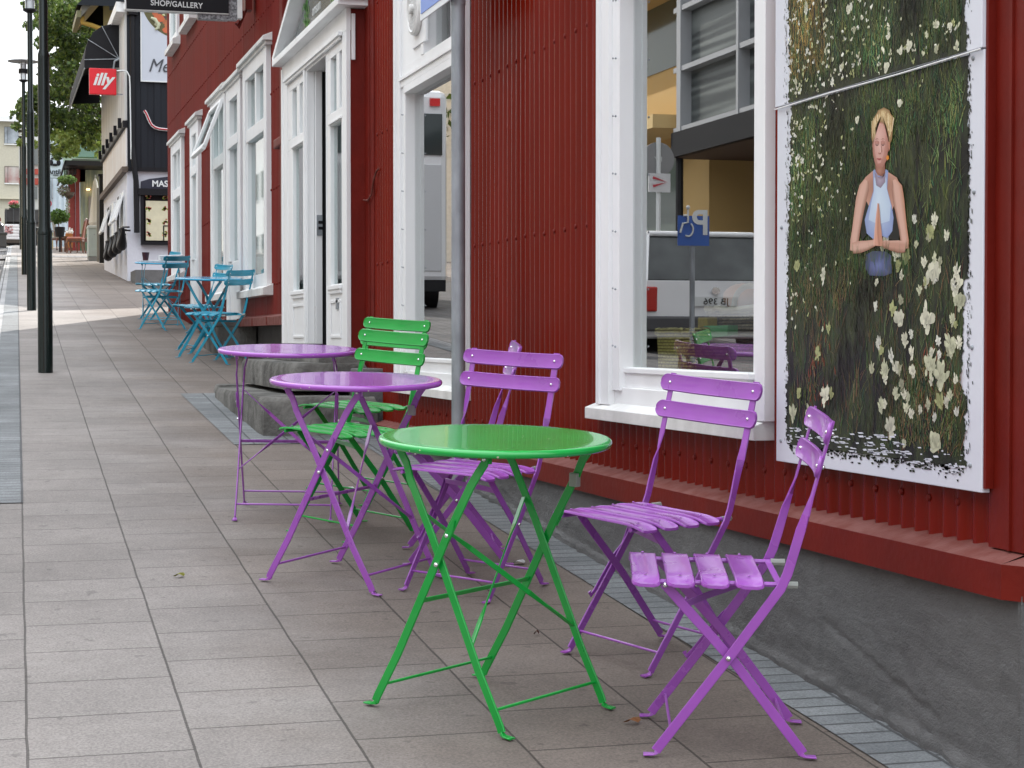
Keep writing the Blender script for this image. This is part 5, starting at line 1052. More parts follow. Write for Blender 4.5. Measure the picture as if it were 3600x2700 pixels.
MB().lathe([(.02, c1.z+.1), (.06, c1.z), (.09, c1.z-.25), (.17, c1.z-1.0), (.20, c0.z+.1), (.15, c0.z-.02), (.02, c0.z)], (c0.x, 53, 0), 9).build('folded_canopy', mat('white_canvas', (.62, .62, .60), .8, var=.08, vscale=8, stretch=(1, 1, .1)), PS_, smooth=True, ang=20)
MB().tube([(c0.x, 53, gz(53)), (c0.x, 53, c1.z+.2)], .02).build('pole', M['galv'], PS_)
# shop with red trim
SH = empty('green_red_shop', (4, 66, gz(64)), 'green shop with dark canopy and red posts beyond the parasol', 'building'); YS_ = 64
M['greenwall'] = mat('muted_green_wall', (.16, .26, .17), .7, var=.06); M['redtrim'] = mat('red_shop_trim', (.20, .018, .02), .5, var=.08)
b = MB(); pbox(b, 255, 480, 440, 562, YS_+.3, 8); b.build('upper_wall', M['greenwall'], SH)
pbox(MB(), 268, 480, 505, 556, YS_+.22, .06).build('window', mat('green_window', (.12, .22, .18), .4), SH); pbox(MB(), 250, 480, 556, 563, YS_+.1, .2).build('cornice', mat('pale_green', (.45, .55, .45), .6), SH)
b = MB(); x0, x1, z1, z0 = span(228, 480, 563, 586, YS_-1.6); b.box(x0, x1, YS_-1.6, YS_+.3, z0, z1); b.hexa([at(205, 640, YS_-1.6), at(212, 640, YS_-1.6), at(234, 563, YS_-1.6), at(228, 563, YS_-1.6)], [v+Vector((0, 1.6, 0)) for v in (at(205, 640, YS_-1.6), at(212, 640, YS_-1.6), at(234, 563, YS_-1.6), at(228, 563, YS_-1.6))]); b.build('canopy', M['black'], SH)
b = MB()
for q in range(9): pbox(b, 226+q*5, 229+q*5, 590, 620-q, YS_-1.2, .2)
b.build('canopy_boards', M['black'], SH)
b = MB(); pbox(b, 240, 266, 640, 882, YS_, .3); pbox(b, 266, 281, 588, 886, YS_-.1, .3); pbox(b, 240, 300, 588, 640, YS_+.1, .2); b.build('red_posts', M['redtrim'], SH)
pbox(MB(), 281, 480, 585, 825, YS_+.1, .02).build('shop_window', mat('greenish_window', (.16, .20, .19), .25, col2=(.34, .38, .26), vscale=3, stretch=(3, 1, .3)), SH)
pbox(MB(), 311, 330, 690, 825, YS_+.05, .04).build('door_panel', mat('warm_grey', (.25, .23, .21), .7), SH)
b = MB(); pbox(b, 281, 480, 822, 890, YS_, .2); b.build('stall_riser', mat('dark_green_panel', (.06, .13, .08), .6), SH)
lt = MB()
for px in (307, 313, 330): lt.ball(at(px, 666, YS_-.02), .035, 0, 5)
lt.build('lit_bulbs', emis('warm_bulb', (1, .55, .25), 2.5), SH)
# blue-white house and its sign
WH = empty('blue_white_house', (3, 82, gz(80)), 'pale blue corrugated house behind the Antik sign', 'building'); M['palebl'] = mat('pale_blue_sheet', (.46, .53, .58), .7, var=.05)
b = MB(); x0, x1, z1, z0 = span(166, 330, 480, 880, 80); x = x0
while x < x1: b.box(x, x+.13, 80, 80.1, z0-.5, z1); b.box(x+.13, x+.22, 80.04, 80.1, z0-.5, z1); x += .22
b.box(x0, x1, 80.1, 90, z0-.5, z1); b.build('wall', M['palebl'], WH); b = MB(); pbox(b, 182, 187, 628, 700, 79.9, .1); b.build('downpipe', M['galv'], WH)
AS = empty('antique_shop_sign', at(192, 590, 74), 'pale blue hanging sign with black lettering reading Antik', 'sign')
pbox(MB(), 168, 218, 545, 626, 74, .08).build('sign_board', mat('sign_pale_blue', (.50, .58, .64), .5), AS); pbox(MB(), 166, 216, 625, 627, 73.98, .1).build('edge', M['black'], AS)
text('lettering', 'Antik', .26, frame_mtx(at(193, 611, 73.9), (1, 0, 0), (0, 0, 1)), M['black'], AS, .004, bold=.008)
b = MB(); pbox(b, 186, 206, 614, 617, 73.95, .03)
for s_ in (-1, 1): c_ = at(193+s_*13, 572, 73.95); b.ball(c_, .10, 0, 6, (.8, .3, 1.2)); b.ball(c_+Vector((-s_*.04, 0, .16)), .05, 0, 6, (1, .4, 1))
c_ = at(193, 572, 73.95); b.ball(c_+Vector((0, 0, -.08)), .10, 0, 6, (1.3, .3, .5)); b.build('emblem', M['black'], AS)
MB().tube([at(168, 545, 74.04), at(240, 541, 74.04)], .03).build('bracket', M['black'], AS)
NPk = empty('no_parking_sign', at(170, 716, 70), 'round blue no parking sign with red border, half behind the nearest lamp post', 'sign'); c_ = at(168, 716, 70)
MB().lathe([(.001, -.02), (.145, -.02), (.145, 0), (.001, 0)], c_, 28, 0, 'y').build('red_disc', mat('sign_red', (.50, .02, .03), .4), NPk); MB().lathe([(.001, -.035), (.105, -.035), (.105, -.021), (.001, -.021)], c_, 28, 0, 'y').build('blue_disc', mat('sign_blue_disc', (.03, .09, .50), .4), NPk)
b = MB(); b.sweep([c_+Vector((-.08, -.045, .08)), c_+Vector((.08, -.045, -.08))], (.7, 0, .7), .03, .006); b.build('slash', mat('sign_red_bar', (.50, .02, .03), .4), NPk); MB().tube([(c_.x, 70.03, gz(70)), (c_.x, 70.03, c_.z+.2)], .025).build('post', M['galv'], NPk)
# beige house, red and white house at the end
BG = empty('beige_house', at(20, 700, 125), 'beige rendered house with white roof at the far left end of the street', 'building'); YB_ = 125
M['beige'] = mat('beige_render', (.46, .43, .34), .85, var=.05)
pbox(MB(), -420, 68, 404, 830, YB_, 14).build('wall', M['beige'], BG)
b = MB(); r0, r1 = at(-430, 404, YB_-.6), at(82, 428, YB_-.6); b.hexa([(r0.x, YB_-.6, r1.z), (r1.x, YB_-.6, r1.z), (r1.x-2.2, YB_+6, r1.z+2.6), (r0.x, YB_+6, r1.z+2.6)], [(r0.x, YB_-.6, r1.z+.35), (r1.x, YB_-.6, r1.z+.35), (r1.x-2.2, YB_+6, r1.z+2.95), (r0.x, YB_+6, r1.z+2.95)]); b.build('roof', mat('white_metal_roof', (.72, .72, .72), .5), BG)
for n_, (a, b2, c_, d) in enumerate(((15, 66, 446, 505), (16, 66, 585, 643), (-80, -20, 446, 505), (-80, -20, 585, 643))):
    fr = MB(); pbox(fr, a-1, b2+1, d, d+5, YB_-.12, .1); w_ = pbox(MB(), a, b2, c_, d, YB_-.03, .02).build('window', mat('far_window_glass', (.20, .22, .24), .1, col2=(.42, .46, .50), vscale=1.5) if n_ % 2 == 0 else mat('far_window_red_reflection', (.28, .12, .11), .2, col2=(.45, .42, .38), vscale=1.2), BG)
    fr.build('sill', M['whitedirty'], w_); g = MB(); pbox(g, a, a+1.2, c_, d, YB_-.06, .03); pbox(g, a+11, a+12.2, c_, d, YB_-.06, .03); pbox(g, a, b2, c_-1, c_+1, YB_-.06, .03); g.build('window_bars', M['dark'], w_)
pbox(MB(), -420, 70, 690, 700, YB_-.3, .3).build('string_course', mat('beige_ledge', (.52, .49, .40), .8), BG)
RW = empty('red_white_house', at(120, 700, 135), 'far house with red and white bands seen between the lamp posts', 'building')
pbox(MB(), 60, 172, 440, 850, 135, 10).build('wall', mat('off_white_wall', (.56, .56, .54), .8), RW); b = MB(); pbox(b, 70, 172, 592, 614, 134.8, .2); pbox(b, 55, 172, 625, 650, 134.8, .2); b.build('red_band', mat('far_red', (.38, .06, .04), .7), RW)
b = MB(); pbox(b, 80, 92, 660, 700, 134.8, .2); pbox(b, 120, 132, 656, 700, 134.8, .2); pbox(b, 100, 172, 510, 580, 134.8, .2); b.build('window', mat('far_dark_glass', (.14, .15, .15), .3), RW)
# vehicles and goods at the far left
TR = empty('flatbed_trailer', at(90, 850, 92), 'dark open truck bed parked at the end of the street', 'truck')
b = MB(); pbox(b, 17, 172, 736, 786, 92, .1); x0, x1, z1, z0 = span(17, 172, 736, 786, 92); b.box(x0, x1, 94, 94.1, z0, z1).box(x0, x0+.1, 92.1, 94, z0, z1).box(x0, x1, 92, 94.1, z0-.05, z0+.06); b.build('cargo_bed', mat('dark_brown_steel', (.035, .03, .028), .6, var=.3, vscale=2), TR)
b = MB()
for px in (20, 46, 80, 110, 140): pbox(b, px, px+3, 734, 788, 91.93, .06)
pbox(b, 17, 172, 733, 737, 91.93, .08); b.build('bed_ribs', mat('dark_grey_steel', (.07, .07, .07), .5), TR)
for px in (40, 120): c_ = at(px, 815, 92.6); MB().lathe([(.001, -.15), (.42, -.15), (.45, -.1), (.45, .1), (.42, .15), (.001, .15)], (c_.x, 92.6, gz(92.6)+.45), 24, 0, 'y').build('wheel', M['black'], TR, smooth=True)
PL = empty('cement_pallet', at(40, 845, 80), 'wrapped pallet of white bags with pink print on the street', 'pallet'); random.seed(5)
x0, x1, z1, z0 = span(14, 70, 788, 846, 80); M['bag'] = mat('white_plastic_bags', (.62, .58, .57), .6, col2=(.70, .68, .68), vscale=5)
for j in range(5):
    b = MB(); zz = z0+.04+(z1-z0-.04)*j/5; b.box(x0+random.uniform(0, .03), x1-random.uniform(0, .03), 80, 81, zz, zz+(z1-z0)/5-.01); b.build('bag_layer', M['bag'], PL, bevel=.03)
b = MB()
for i in range(90): px, py = random.uniform(17, 42), random.uniform(795, 822); q = at(px, py, 79.985); b.add([q, q+Vector((.05, 0, .01)), q+Vector((.045, 0, .03)), q+Vector((0, 0, .025))], [(0, 1, 2, 3)])
b.build('pink_print', mat('pink_print', (.55, .22, .22), .6), PL); MB().box(x0-.05, x1+.05, 79.95, 81.05, z0-.1, z0+.03).build('wooden_base', M['bark'], PL)
CR = empty('dark_car', at(0, 860, 72), 'dark car partly in view at the left picture edge beyond the lamp posts', 'car')
cz_ = gz(72)-.15; cxr = at(15, 800, 72).x
body = [(0, .35), (0, .95), (.12, 1.02), (.25, 1.45), (1.35, 1.45), (1.48, 1.02), (1.6, .95), (1.6, .35)]
b = MB(); b.poly([(cxr-q[0], 72, cz_+q[1]) for q in body], (0, 4, 0)); b.build('body', mat('dark_car_paint', (.02, .014, .016), .2, coat=.8), CR, bevel=.06)
pbox(MB(), -16, 3, 765, 778, 71.94, .06).build('tail_light', mat('dark_red_lens', (.18, .01, .01), .2), CR)
for xx in (cxr-1.5, cxr-.25): MB().lathe([(.001, -.1), (.31, -.1), (.31, .1), (.001, .1)], (xx, 72.8, cz_+.31), 20, 0, 'x').build('wheel', M['black'], CR, smooth=True)
MB().box(cxr-1.3, cxr-.3, 71.97, 71.99, cz_+1.05, cz_+1.38).build('rear_window', mat('car_glass', (.03, .035, .04), .05), CR)
x0, x1, z1, z0 = span(-10, 23, 822, 868, 66); tag(MB().box(x0, x1, 66, 66.8, z0, z1).box(x0-.03, x1+.03, 65.97, 66.83, z1, z1+.06).build('skip_box', mat('dark_grey_box', (.06, .06, .06), .7), bevel=.01), 'low dark box at the kerb by the left picture edge', 'box')
# foliage helper -------------------------------------------------------------------------------------
def leaves(mb, c, rad, n, s, cols, shell=.0, flat=1):
    for i in range(n):
        while True:
            p = Vector((random.uniform(-1, 1), random.uniform(-1, 1), random.uniform(-1, 1)))
            if shell < p.length < 1: break
        p = Vector((c[0]+p.x*rad[0], c[1]+p.y*rad[1], c[2]+p.z*rad[2])); a = Vector((random.gauss(0, 1), random.gauss(0, 1), random.gauss(0, .7))).normalized(); b_ = a.orthogonal().normalized(); t = random.uniform(0, 6.28); b_ = (Matrix.Rotation(t, 3, a) @ b_); q = s*random.uniform(.6, 1.3)
        cc = jit(random.choice(cols), .3); d = a.cross(b_)
        mb.add([p-b_*q*.5, p-d*q*.28+a*q*.05, p+b_*q*.5, p+d*q*.28+a*q*.05], [(0, 1, 2, 3)], 0, cc)
TRC = [(.085, .14, .028), (.05, .10, .02), (.13, .19, .04), (.026, .05, .014), (.10, .15, .03)]
T = empty('street_tree', (3.6, 52, gz(52)), 'broad green leafy tree hanging over the pavement beyond the black awning', 'tree'); random.seed(12)
cr_ = MB(); blobs = []
prof = [(215, 20, 75), (170, 70, 70), (270, 60, 80), (330, 100, 60), (215, 130, 65), (165, 150, 42), (280, 160, 70), (330, 190, 60), (225, 200, 55), (180, 215, 30), (250, 260, 65), (320, 280, 60), (200, 275, 38), (190, 330, 42), (130, 345, 50), (95, 370, 42), (240, 340, 60), (310, 360, 60), (110, 430, 38), (170, 400, 55), (230, 420, 60), (300, 430, 60), (70, 380, 22), (195, 480, 42), (250, 490, 45), (320, 490, 50), (215, 530, 32), (260, 530, 28), (90, 470, 18), (150, 455, 40), (350, 60, 60), (355, 440, 60), (150, 20, 50), (110, 90, 28), (130, 320, 25), (345, 540, 12), (200, 545, 18), (235, 555, 10), (60, 440, 20), (75, 500, 16), (85, 410, 26), (180, 520, 22), (120, 500, 22), (160, 250, 28), (45, 400, 12), (95, 20, 20)]
for px, py, r_ in prof:
    for d in (0, 1.6, -1.4):
        Yc = 51+d+random.uniform(-.8, .8); c_ = at(px+random.uniform(-8, 8), py+random.uniform(-8, 8), Yc); R_ = r_/6500*50*random.uniform(.75, 1.0)
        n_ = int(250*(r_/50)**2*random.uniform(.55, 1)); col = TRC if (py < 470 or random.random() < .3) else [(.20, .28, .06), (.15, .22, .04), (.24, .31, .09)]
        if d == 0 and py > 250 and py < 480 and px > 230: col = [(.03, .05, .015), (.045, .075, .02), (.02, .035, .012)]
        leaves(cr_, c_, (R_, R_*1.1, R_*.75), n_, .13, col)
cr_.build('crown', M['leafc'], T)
b = MB(); q = lambda px, py, Y: at(px, py, Y)
b.tube([(3.6, 52, gz(52)-.2), (3.6, 52, 6.2), q(430, 260, 52), q(360, 180, 51.6), q(300, 110, 51.4), q(255, 60, 51.2), q(205, -10, 51)], [.28, .24, .2, .15, .12, .10, .05])
b.tube([q(380, 200, 51.8), q(330, 150, 51.4), q(280, 135, 51), q(230, 160, 51)], [.12, .08, .05, .03]); b.tube([(3.6, 52, 6.0), q(330, 450, 51.5), q(230, 470, 51), q(170, 420, 50.8)], [.16, .1, .07, .03]); b.tube([(3.6, 52, 6.6), q(300, 330, 51.2), q(200, 300, 51), q(110, 370, 50.8)], [.16, .1, .06, .02])
b.build('trunk', M['bark'], T, smooth=True)
FB = empty('hanging_fern_basket', at(235, 640, 60), 'hanging basket of green fern and trailing flowers by the red shop post', 'plant'); b = MB(); leaves(b, at(235, 632, 60), (.30, .3, .14), 700, .09, [(.10, .17, .04), (.07, .13, .03), (.14, .2, .06)]); leaves(b, at(225, 672, 60), (.20, .2, .2), 350, .07, [(.12, .10, .09), (.10, .14, .05), (.2, .17, .15)]); leaves(b, at(238, 715, 60), (.08, .1, .35), 140, .06, [(.12, .14, .08), (.2, .2, .16)])
b.build('foliage', M['leafc'], FB); MB().lathe([(.05, -.15), (.15, -.05), (.17, .05), (.001, .05)], at(243, 682, 60), 14).build('basket', M['bark'], FB); MB().tube([at(243, 600, 60), at(243, 675, 60)], .01).build('chain', M['black'], FB)
BS = empty('round_shrub', at(210, 860, 61), 'round bright green shrub in a dark pot behind the antique chairs', 'plant'); b = MB(); leaves(b, at(203, 762, 61), (.26, .26, .25), 900, .08, [(.07, .14, .02), (.04, .09, .012), (.10, .18, .03)]); leaves(b, at(228, 760, 61), (.16, .2, .2), 400, .08, [(.07, .14, .02), (.11, .19, .03)]); b.build('foliage', M['leafc'], BS)
MB().lathe([(.13, 0), (.17, .3), (.15, .32), (.001, .3)], (at(210, 800, 61).x, 61, at(210, 822, 61).z-.1), 16).build('pot', M['black'], BS); MB().tube([(at(210, 800, 61).x, 61, gz(61)), (at(210, 800, 61).x, 61, at(210, 815, 61).z)], .03).build('stand', M['black'], BS)
FL = empty('flower_box', at(50, 735, 100), 'planter of pink flowers before the beige house', 'plant'); b = MB(); leaves(b, at(52, 722, 100), (.30, .3, .16), 300, .12, [(.06, .12, .03), (.12, .16, .06)]); leaves(b, at(48, 714, 100), (.26, .3, .14), 260, .11, [(.60, .12, .13), (.62, .2, .22)]); b.build('foliage', M['leafc'], FL); x0, x1, z1, z0 = span(32, 70, 731, 760, 100); MB().box(x0, x1, 99.9, 100.3, gz(100), z1).build('trough', M['black'], FL)
# antique furniture on the pavement
def antique_chair(px, py, Y, s, ang, label, seatm, arm=False):
    c_ = at(px, py, Y); mt = Matrix.Translation((c_.x, Y, gz(Y))) @ Matrix.Rotation(ang, 4, 'Z') @ Matrix.Diagonal((s, s, s, 1)); r = empty('antique_chair', (0, 0, 0), label, 'chair', 'antique chairs before the green and red shop', mt)
    W_ = M['walnut']; MB().box(-.24, .24, -.23, .25, .42, .50).build('seat', seatm, r, local=True, bevel=.03); MB().box(-.23, .23, -.22, .24, .36, .42).build('seat_rail', W_, r, local=True, bevel=.01)
    for x in (-.21, .21):
        MB().tube([(x, .21, .40), (x*1.12, .25, .30), (x, .21, .14), (x*1.05, .23, .03), (x*1.1, .26, 0)], [.035, .035, .02, .018, .03]).build('front_leg', W_, r, smooth=True, local=True)
        MB().tube([(x*.95, -.26, 0), (x*.95, -.21, .2), (x*.9, -.21, .45), (x*.95, -.25, .7), (x*.9, -.30, .98), (x*.5, -.33, 1.06), (0, -.33, 1.07)], [.02, .02, .024, .02, .02, .022, .022]).build('back_leg', W_, r, smooth=True, local=True)
    MB().sweep([(0, -.22, .48), (0, -.25, .7), (0, -.32, 1.06)], (1, 0, 0), [.17, .11, .17], .02).build('back_splat', seatm, r, smooth=True, local=True)
    if arm:
        for x in (-.24, .24): MB().tube([(x, -.22, .68), (x*1.08, .02, .70), (x*1.08, .14, .66), (x, .15, .45)], .02).build('armrest', W_, r, smooth=True, local=True)
    return r
M['walnut'] = mat('walnut_wood', (.10, .035, .018), .35, var=.2, vscale=12); M['leather'] = mat('red_brown_leather', (.26, .085, .06), .4, var=.1); M['pad'] = mat('striped_pad', (.30, .29, .26), .7)
antique_chair(268, 850, 59.3, 1.0, math.radians(75), 'red brown leather antique chair facing left in front of the shop window', M['leather'])
antique_chair(206, 860, 64.5, .92, math.radians(-150), 'small antique armchair with a striped seat beside the wooden cabinet', M['pad'], True)
antique_chair(303, 860, 60.3, .95, math.radians(20), 'dark antique chair half hidden by the grey cabinet', M['walnut'])
x0, x1, z1, z0 = span(231, 256, 820, 882, 62.2); CBN = empty('wooden_cabinet', (x0, 62.2, gz(62.2)), 'orange brown wooden cabinet topped with small china', 'cabinet'); b = MB().box(x0, x1, 62.2, 62.65, gz(62.2)+.12, z1); b.build('body', mat('orange_wood', (.30, .10, .025), .4, var=.1), CBN, bevel=.01)
for xx in (x0+.03, x1-.03): MB().box(xx-.02, xx+.02, 62.22, 62.26, gz(62.2)-.02, gz(62.2)+.12).build('leg', M['walnut'], CBN)
MB().box(x0+.02, x1-.02, 62.19, 62.2, z1-.25, z1-.24).build('drawer_line', M['walnut'], CBN)
for k, (px, lab, hh) in enumerate(((236, 'small white vase at the left end of the cabinet top', .10), (245, 'tall white jug in the middle of the cabinet top', .20), (253, 'thin pale bottle at the right end of the cabinet top', .17))):
    c_ = at(px, 818, 62.4); tag(MB().lathe([(.001, 0), (.035, 0), (.05, hh*.4), (.02, hh*.75), (.028, hh), (.001, hh)], (c_.x, 62.4, z1+.003), 12).build('china_piece', mat('white_china', (.6, .6, .58), .3), smooth=True), lab, 'china')
x0, x1, z1, z0 = span(215, 230, 834, 884, 61.2); TB = empty('side_table', (x0, 61.4, gz(61.2)), 'small brown side table between armchair and cabinet', 'table'); MB().box(x0-.05, x1+.08, 61.2, 61.7, z1, z1+.04).build('top', mat('brown_wood', (.20, .08, .03), .4), TB)
for xx in (x0, x1):
    for yy in (61.25, 61.65): MB().box(xx-.02, xx+.03, yy-.02, yy+.02, gz(61.2)-.03, z1).build('leg', M['walnut'], TB)
x0, x1, z1, z0 = span(176, 187, 820, 882, 66.5); tag(MB().box(x0, x1, 66.5, 66.7, gz(66.5)-.02, z1).box(x0-.02, x1+.02, 66.46, 66.74, z1, z1+.03).build('pale_crate', mat('pale_yellow_board', (.50, .40, .18), .7), bevel=.005), 'pale yellow upright crate just right of the nearest lamp post', 'crate')
# ------------------------------------------------------------ the other side of the street (seen in the panes)
def rf(x, y, X): return onX(x, y, 4.54-X)
OX = -9.0
OB = empty('office_building', (OX-4, 30, gz(30)), 'grey office building across the street, mirrored in the shop window', 'building')
ye = rf(2368, 200, OX)[0]; ys_ = ye-9.5
M['greyfr'] = mat('pale_grey_frame', (.40, .41, .42), .5); M['blinds'] = mat('window_blinds', (.055, .065, .065), .4, col2=(.20, .22, .21), vscale=9, stretch=(.02, .02, 1), detail=0)
zb1 = rf(2500, 430, OX)[1]; zb2 = rf(2500, 520, OX)[1]; zr = 13.0
MB().box(OX-8, OX-.25, ys_, ye-.4, zb2, zr).box(OX-8, OX-2.31, ys_, ye-.4, gz(30)-1, zb2).build('wall', mat('office_grey', (.30, .29, .28), .8), OB)
b = MB(); H_ = (zr-zb1)
rowh = 1.22; zz = zb1
while zz < zr-.2:
    b.box(OX-.25, OX, ys_, ye, zz, zz+.10); zz += rowh
yy = ye-.45
while yy > ys_: b.box(OX-.25, OX+.02, yy, yy+.22 if yy > ye-.6 else yy+.1, zb1, zr); yy -= 3.0
b.build('window_frames', M['greyfr'], OB); MB().box(OX-.24, OX-.22, ys_, ye-.3, zb1, zr).build('blinds', M['blinds'], OB); MB().box(OX-.25, OX+.05, ys_, ye, zb2, zb1).build('black_fascia', mat('dark_fascia', (.008, .009, .012), .6, spec=.2), OB)
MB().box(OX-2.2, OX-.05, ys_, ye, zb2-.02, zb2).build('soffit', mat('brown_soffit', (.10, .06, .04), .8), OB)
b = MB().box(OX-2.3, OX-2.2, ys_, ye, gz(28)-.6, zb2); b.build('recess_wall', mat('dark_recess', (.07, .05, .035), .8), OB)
y0, y1 = rf(2655, 700, OX-2.1)[0], rf(2545, 700, OX-2.1)[0]; dd = MB().box(OX-2.2, OX-2.12, y0, y1, gz(y0)-.3, gz(y0)+2.2).build('door', mat('brown_door', (.10, .06, .035), .5), OB); MB().box(OX-2.12, OX-2.10, y0+.3, y1-.2, gz(y0)+1.3, gz(y0)+1.62).build('paper_notice', M['letters'], dd)
fr_ = MB(); gd = gz(y0)-.3
for a_, b_ in ((y0-.35, y0-.12), (y1+.12, y1+.35), (y1+1.3, y1+1.5)): fr_.box(OX-2.2, OX-2.05, a_, b_, gd, gd+3.1)
fr_.box(OX-2.2, OX-2.05, y0-.35, y1+1.5, gd+2.5, gd+2.7).box(OX-2.2, OX-2.05, y0-.35, y1+1.5, gd+3.1, gd+3.3)
fr_.build('door_surround', mat('cream_recess', (.34, .28, .20), .8), dd)
MB().tube([(OX-.1, ye-.1, gz(38)-.3), (OX-.1, ye-.1, zb2)], .08).build('corner_pipe', M['dark'], OB)
YA = empty('yellow_flats', (OX-3, ye+8, gz(40)), 'yellow block of flats with balconies across the street', 'building')
MB().box(OX-8, OX-.8, ye+.02, ye+22, gz(40)-1, 16).build('wall', mat('flat_yellow', (.62, .42, .16), .7), YA)
zl = rf(2310, 460, OX)[1]; b = MB()
for q in range(3): b.box(OX-.8, OX+.3, ye+.4, ye+9, zl+q*3.0, zl+q*3.0+.28)
b.build('balcony_slab', mat('balcony_yellow', (.66, .48, .22), .7), YA)
z0, z1 = rf(2320, 450, OX)[1], rf(2320, 250, OX)[1]; MB().box(OX+.28, OX+.31, ye+1.2, ye+8, z0, z1).build('balcony_screen', mat('white_screen', (.66, .70, .72), .6), YA)
MB().box(OX+.24, OX+.30, ye+1.0, ye+1.15, zl-.1, z1+1.2).build('balcony_post', M['greyfr'], YA); MB().box(OX-.82, OX-.78, ye+1.5, ye+4.0, z1+.3, z1+1.9).box(OX-.82, OX-.78, ye+1.5, ye+7.0, gz(40)+.3, gz(40)+2.6).build('window', mat('dark_reflecting_pane', (.10, .13, .11), .1), YA)
for (yy0, yy1, hh, col, nm, lab, cat) in ((2, 13, 9, (.50, .50, .47), 'pale_terrace', 'pale rendered terrace across the street nearest the camera', 'building'), (-12, 1.5, 8.2, (.34, .14, .10), 'brick_house', 'dull brick house across the street behind the camera', 'building'), (13.3, ys_-.1, 10, (.27, .25, .23), 'grey_terrace', 'dark grey house across the street beside the offices', 'building'), (62.5, 100, 8.5, (.74, .74, .72), 'far_terrace', 'pale far house across the street', 'building')):
    r = empty(nm, (OX-3, (yy0+yy1)/2, gz(yy0)), lab, cat); MB().box(OX-7, OX, yy0, yy1, gz(yy0)-1.5, gz(yy0)+hh).build('wall', mat(nm+'_render', col, .85, var=.08), r); MB().box(OX-7.3, OX+.3, yy0-.1, yy1+.1, gz(yy0)+hh, gz(yy0)+hh+.25).build('roof', M['blackclad'], r)
    k = yy0+1
    while k < yy1-1.4:
        for fl_ in (1.0, 4.2):
            wd = MB().box(OX, OX+.05, k, k+1.1, gz(yy0)+fl_, gz(yy0)+fl_+1.5).build('window', M['whitedirty'], r); MB().box(OX+.05, OX+.06, k+.08, k+1.02, gz(yy0)+fl_+.08, gz(yy0)+fl_+1.42).build('pane', mat('dark_pane', (.04, .05, .055), .08) if 'dp' not in M else M['dp'], wd)
        k += 2.3
# parked estate car, box van, signs across the road
def car(x, y, label):
    zc = gz(y)-.26; mt = Matrix(((1, 0, 0, x), (0, 1, 0, y), (0, .066, .85, zc), (0, 0, 0, 1))); r = empty('estate_car', (0, 0, 0), label, 'car', None, mt)
    W_ = mat('silver_white_paint', (.78, .79, .80), .25, coat=.5)
    sec = [(0, .30, .84, 1.00, .60), (.02, .28, .86, 1.02, .64), (.35, .26, .88, 1.05, .66)]
    b = MB(); o = []; st = [(0, .32, .88, .80, 1.00), (.06, .26, .93, .84, 1.04), (.9, .24, .95, .86, 1.05), (3.1, .24, .95, .86, 1.03), (3.6, .25, .93, .84, 1.0), (4.5, .30, .86, .78, .80)]
    for yy, zl_, w0, w1, zt_ in st: o += [(-w0*.96, yy, zl_), (-w0, yy, .62), (-w1, yy, zt_), (w1, yy, zt_), (w0, yy, .62), (w0*.96, yy, zl_)]
    f = [(i*6+j, i*6+(j+1) % 6, (i+1)*6+(j+1) % 6, (i+1)*6+j) for i in range(len(st)-1) for j in range(6)]+[(0, 1, 2, 3, 4, 5), tuple(30+j for j in (5, 4, 3, 2, 1, 0))]
    b.add(o, f).build('body', W_, r, local=True, smooth=True, ang=30, bevel=.03)
    b = MB(); o = []; st = [(.06, .82, .80, 1.02, 1.05), (.42, .84, .68, 1.03, 1.62), (.9, .85, .68, 1.04, 1.68), (2.2, .85, .68, 1.04, 1.66), (3.1, .84, .80, 1.02, 1.06)]
    for yy, w0, w1, z0_, z1_ in st: o += [(-w0, yy, z0_), (-w1, yy, z1_), (w1, yy, z1_), (w0, yy, z0_)]
    f = [(i*4+j, i*4+(j+1) % 4, (i+1)*4+(j+1) % 4, (i+1)*4+j) for i in range(len(st)-1) for j in range(4)]+[(0, 1, 2, 3), (19, 18, 17, 16)]
    b.add(o, f).build('glasshouse', mat('car_dark_glass', (.02, .024, .026), .12, col2=(.09, .10, .10), vscale=1.6, spec=.25), r, local=True)
    MB().hexa([(-.66, .40, 1.625), (.66, .40, 1.625), (.66, 2.3, 1.66), (-.66, 2.3, 1.66)], [(-.66, .40, 1.70), (.66, .40, 1.70), (.66, 2.3, 1.73), (-.66, 2.3, 1.73)]).build('roof', W_, r, local=True, bevel=.03)
    for sx in (-1, 1):
        MB().sweep([(sx*.83, .05, 1.02), (sx*.69, .40, 1.64)], (1, 0, 0), .07, .05).build('pillar', W_, r, local=True)
        MB().box(min(sx*.70, sx*.90), max(sx*.70, sx*.90), -.03, .06, .62, .95).build('tail_light', mat('red_lens', (.40, .02, .015), .2), r, local=True, bevel=.02)
        for yy in (.85, 3.55): MB().lathe([(.001, -.11), (.30, -.11), (.32, -.08), (.32, .08), (.30, .11), (.001, .11)], (sx*.84, yy, .32), 24, 0, 'x').build('wheel', M['black'], r, local=True, smooth=True)
    MB().box(-.85, .85, -.08, .04, .36, .56).build('bumper', mat('dark_bumper', (.06, .06, .065), .5), r, local=True, bevel=.03); pl = MB().box(-.27, .27, -.03, -.01, .70, .82).build('number_plate', M['letters'], r, local=True)
    text('plate_lettering', 'JB 396', .12, mt @ frame_mtx((0, -.035, .72), (1, 0, 0), (0, 0, 1)), M['black'], pl, .001)
    MB().lathe([(.001, 0), (.05, 0), (.05, -.02), (.001, -.02)], (0, -.01, .90), 20, 0, 'y').build('badge', M['rivet'], r, local=True)
    return r
cc = ray(2512, 1000); t_ = 2.27/cc[0]; Yc = cc[1]*t_+cc[1]/cc[0]*5.67
car(2.27-5.67, Yc, 'silver white estate car across the street, mirrored in the big window')
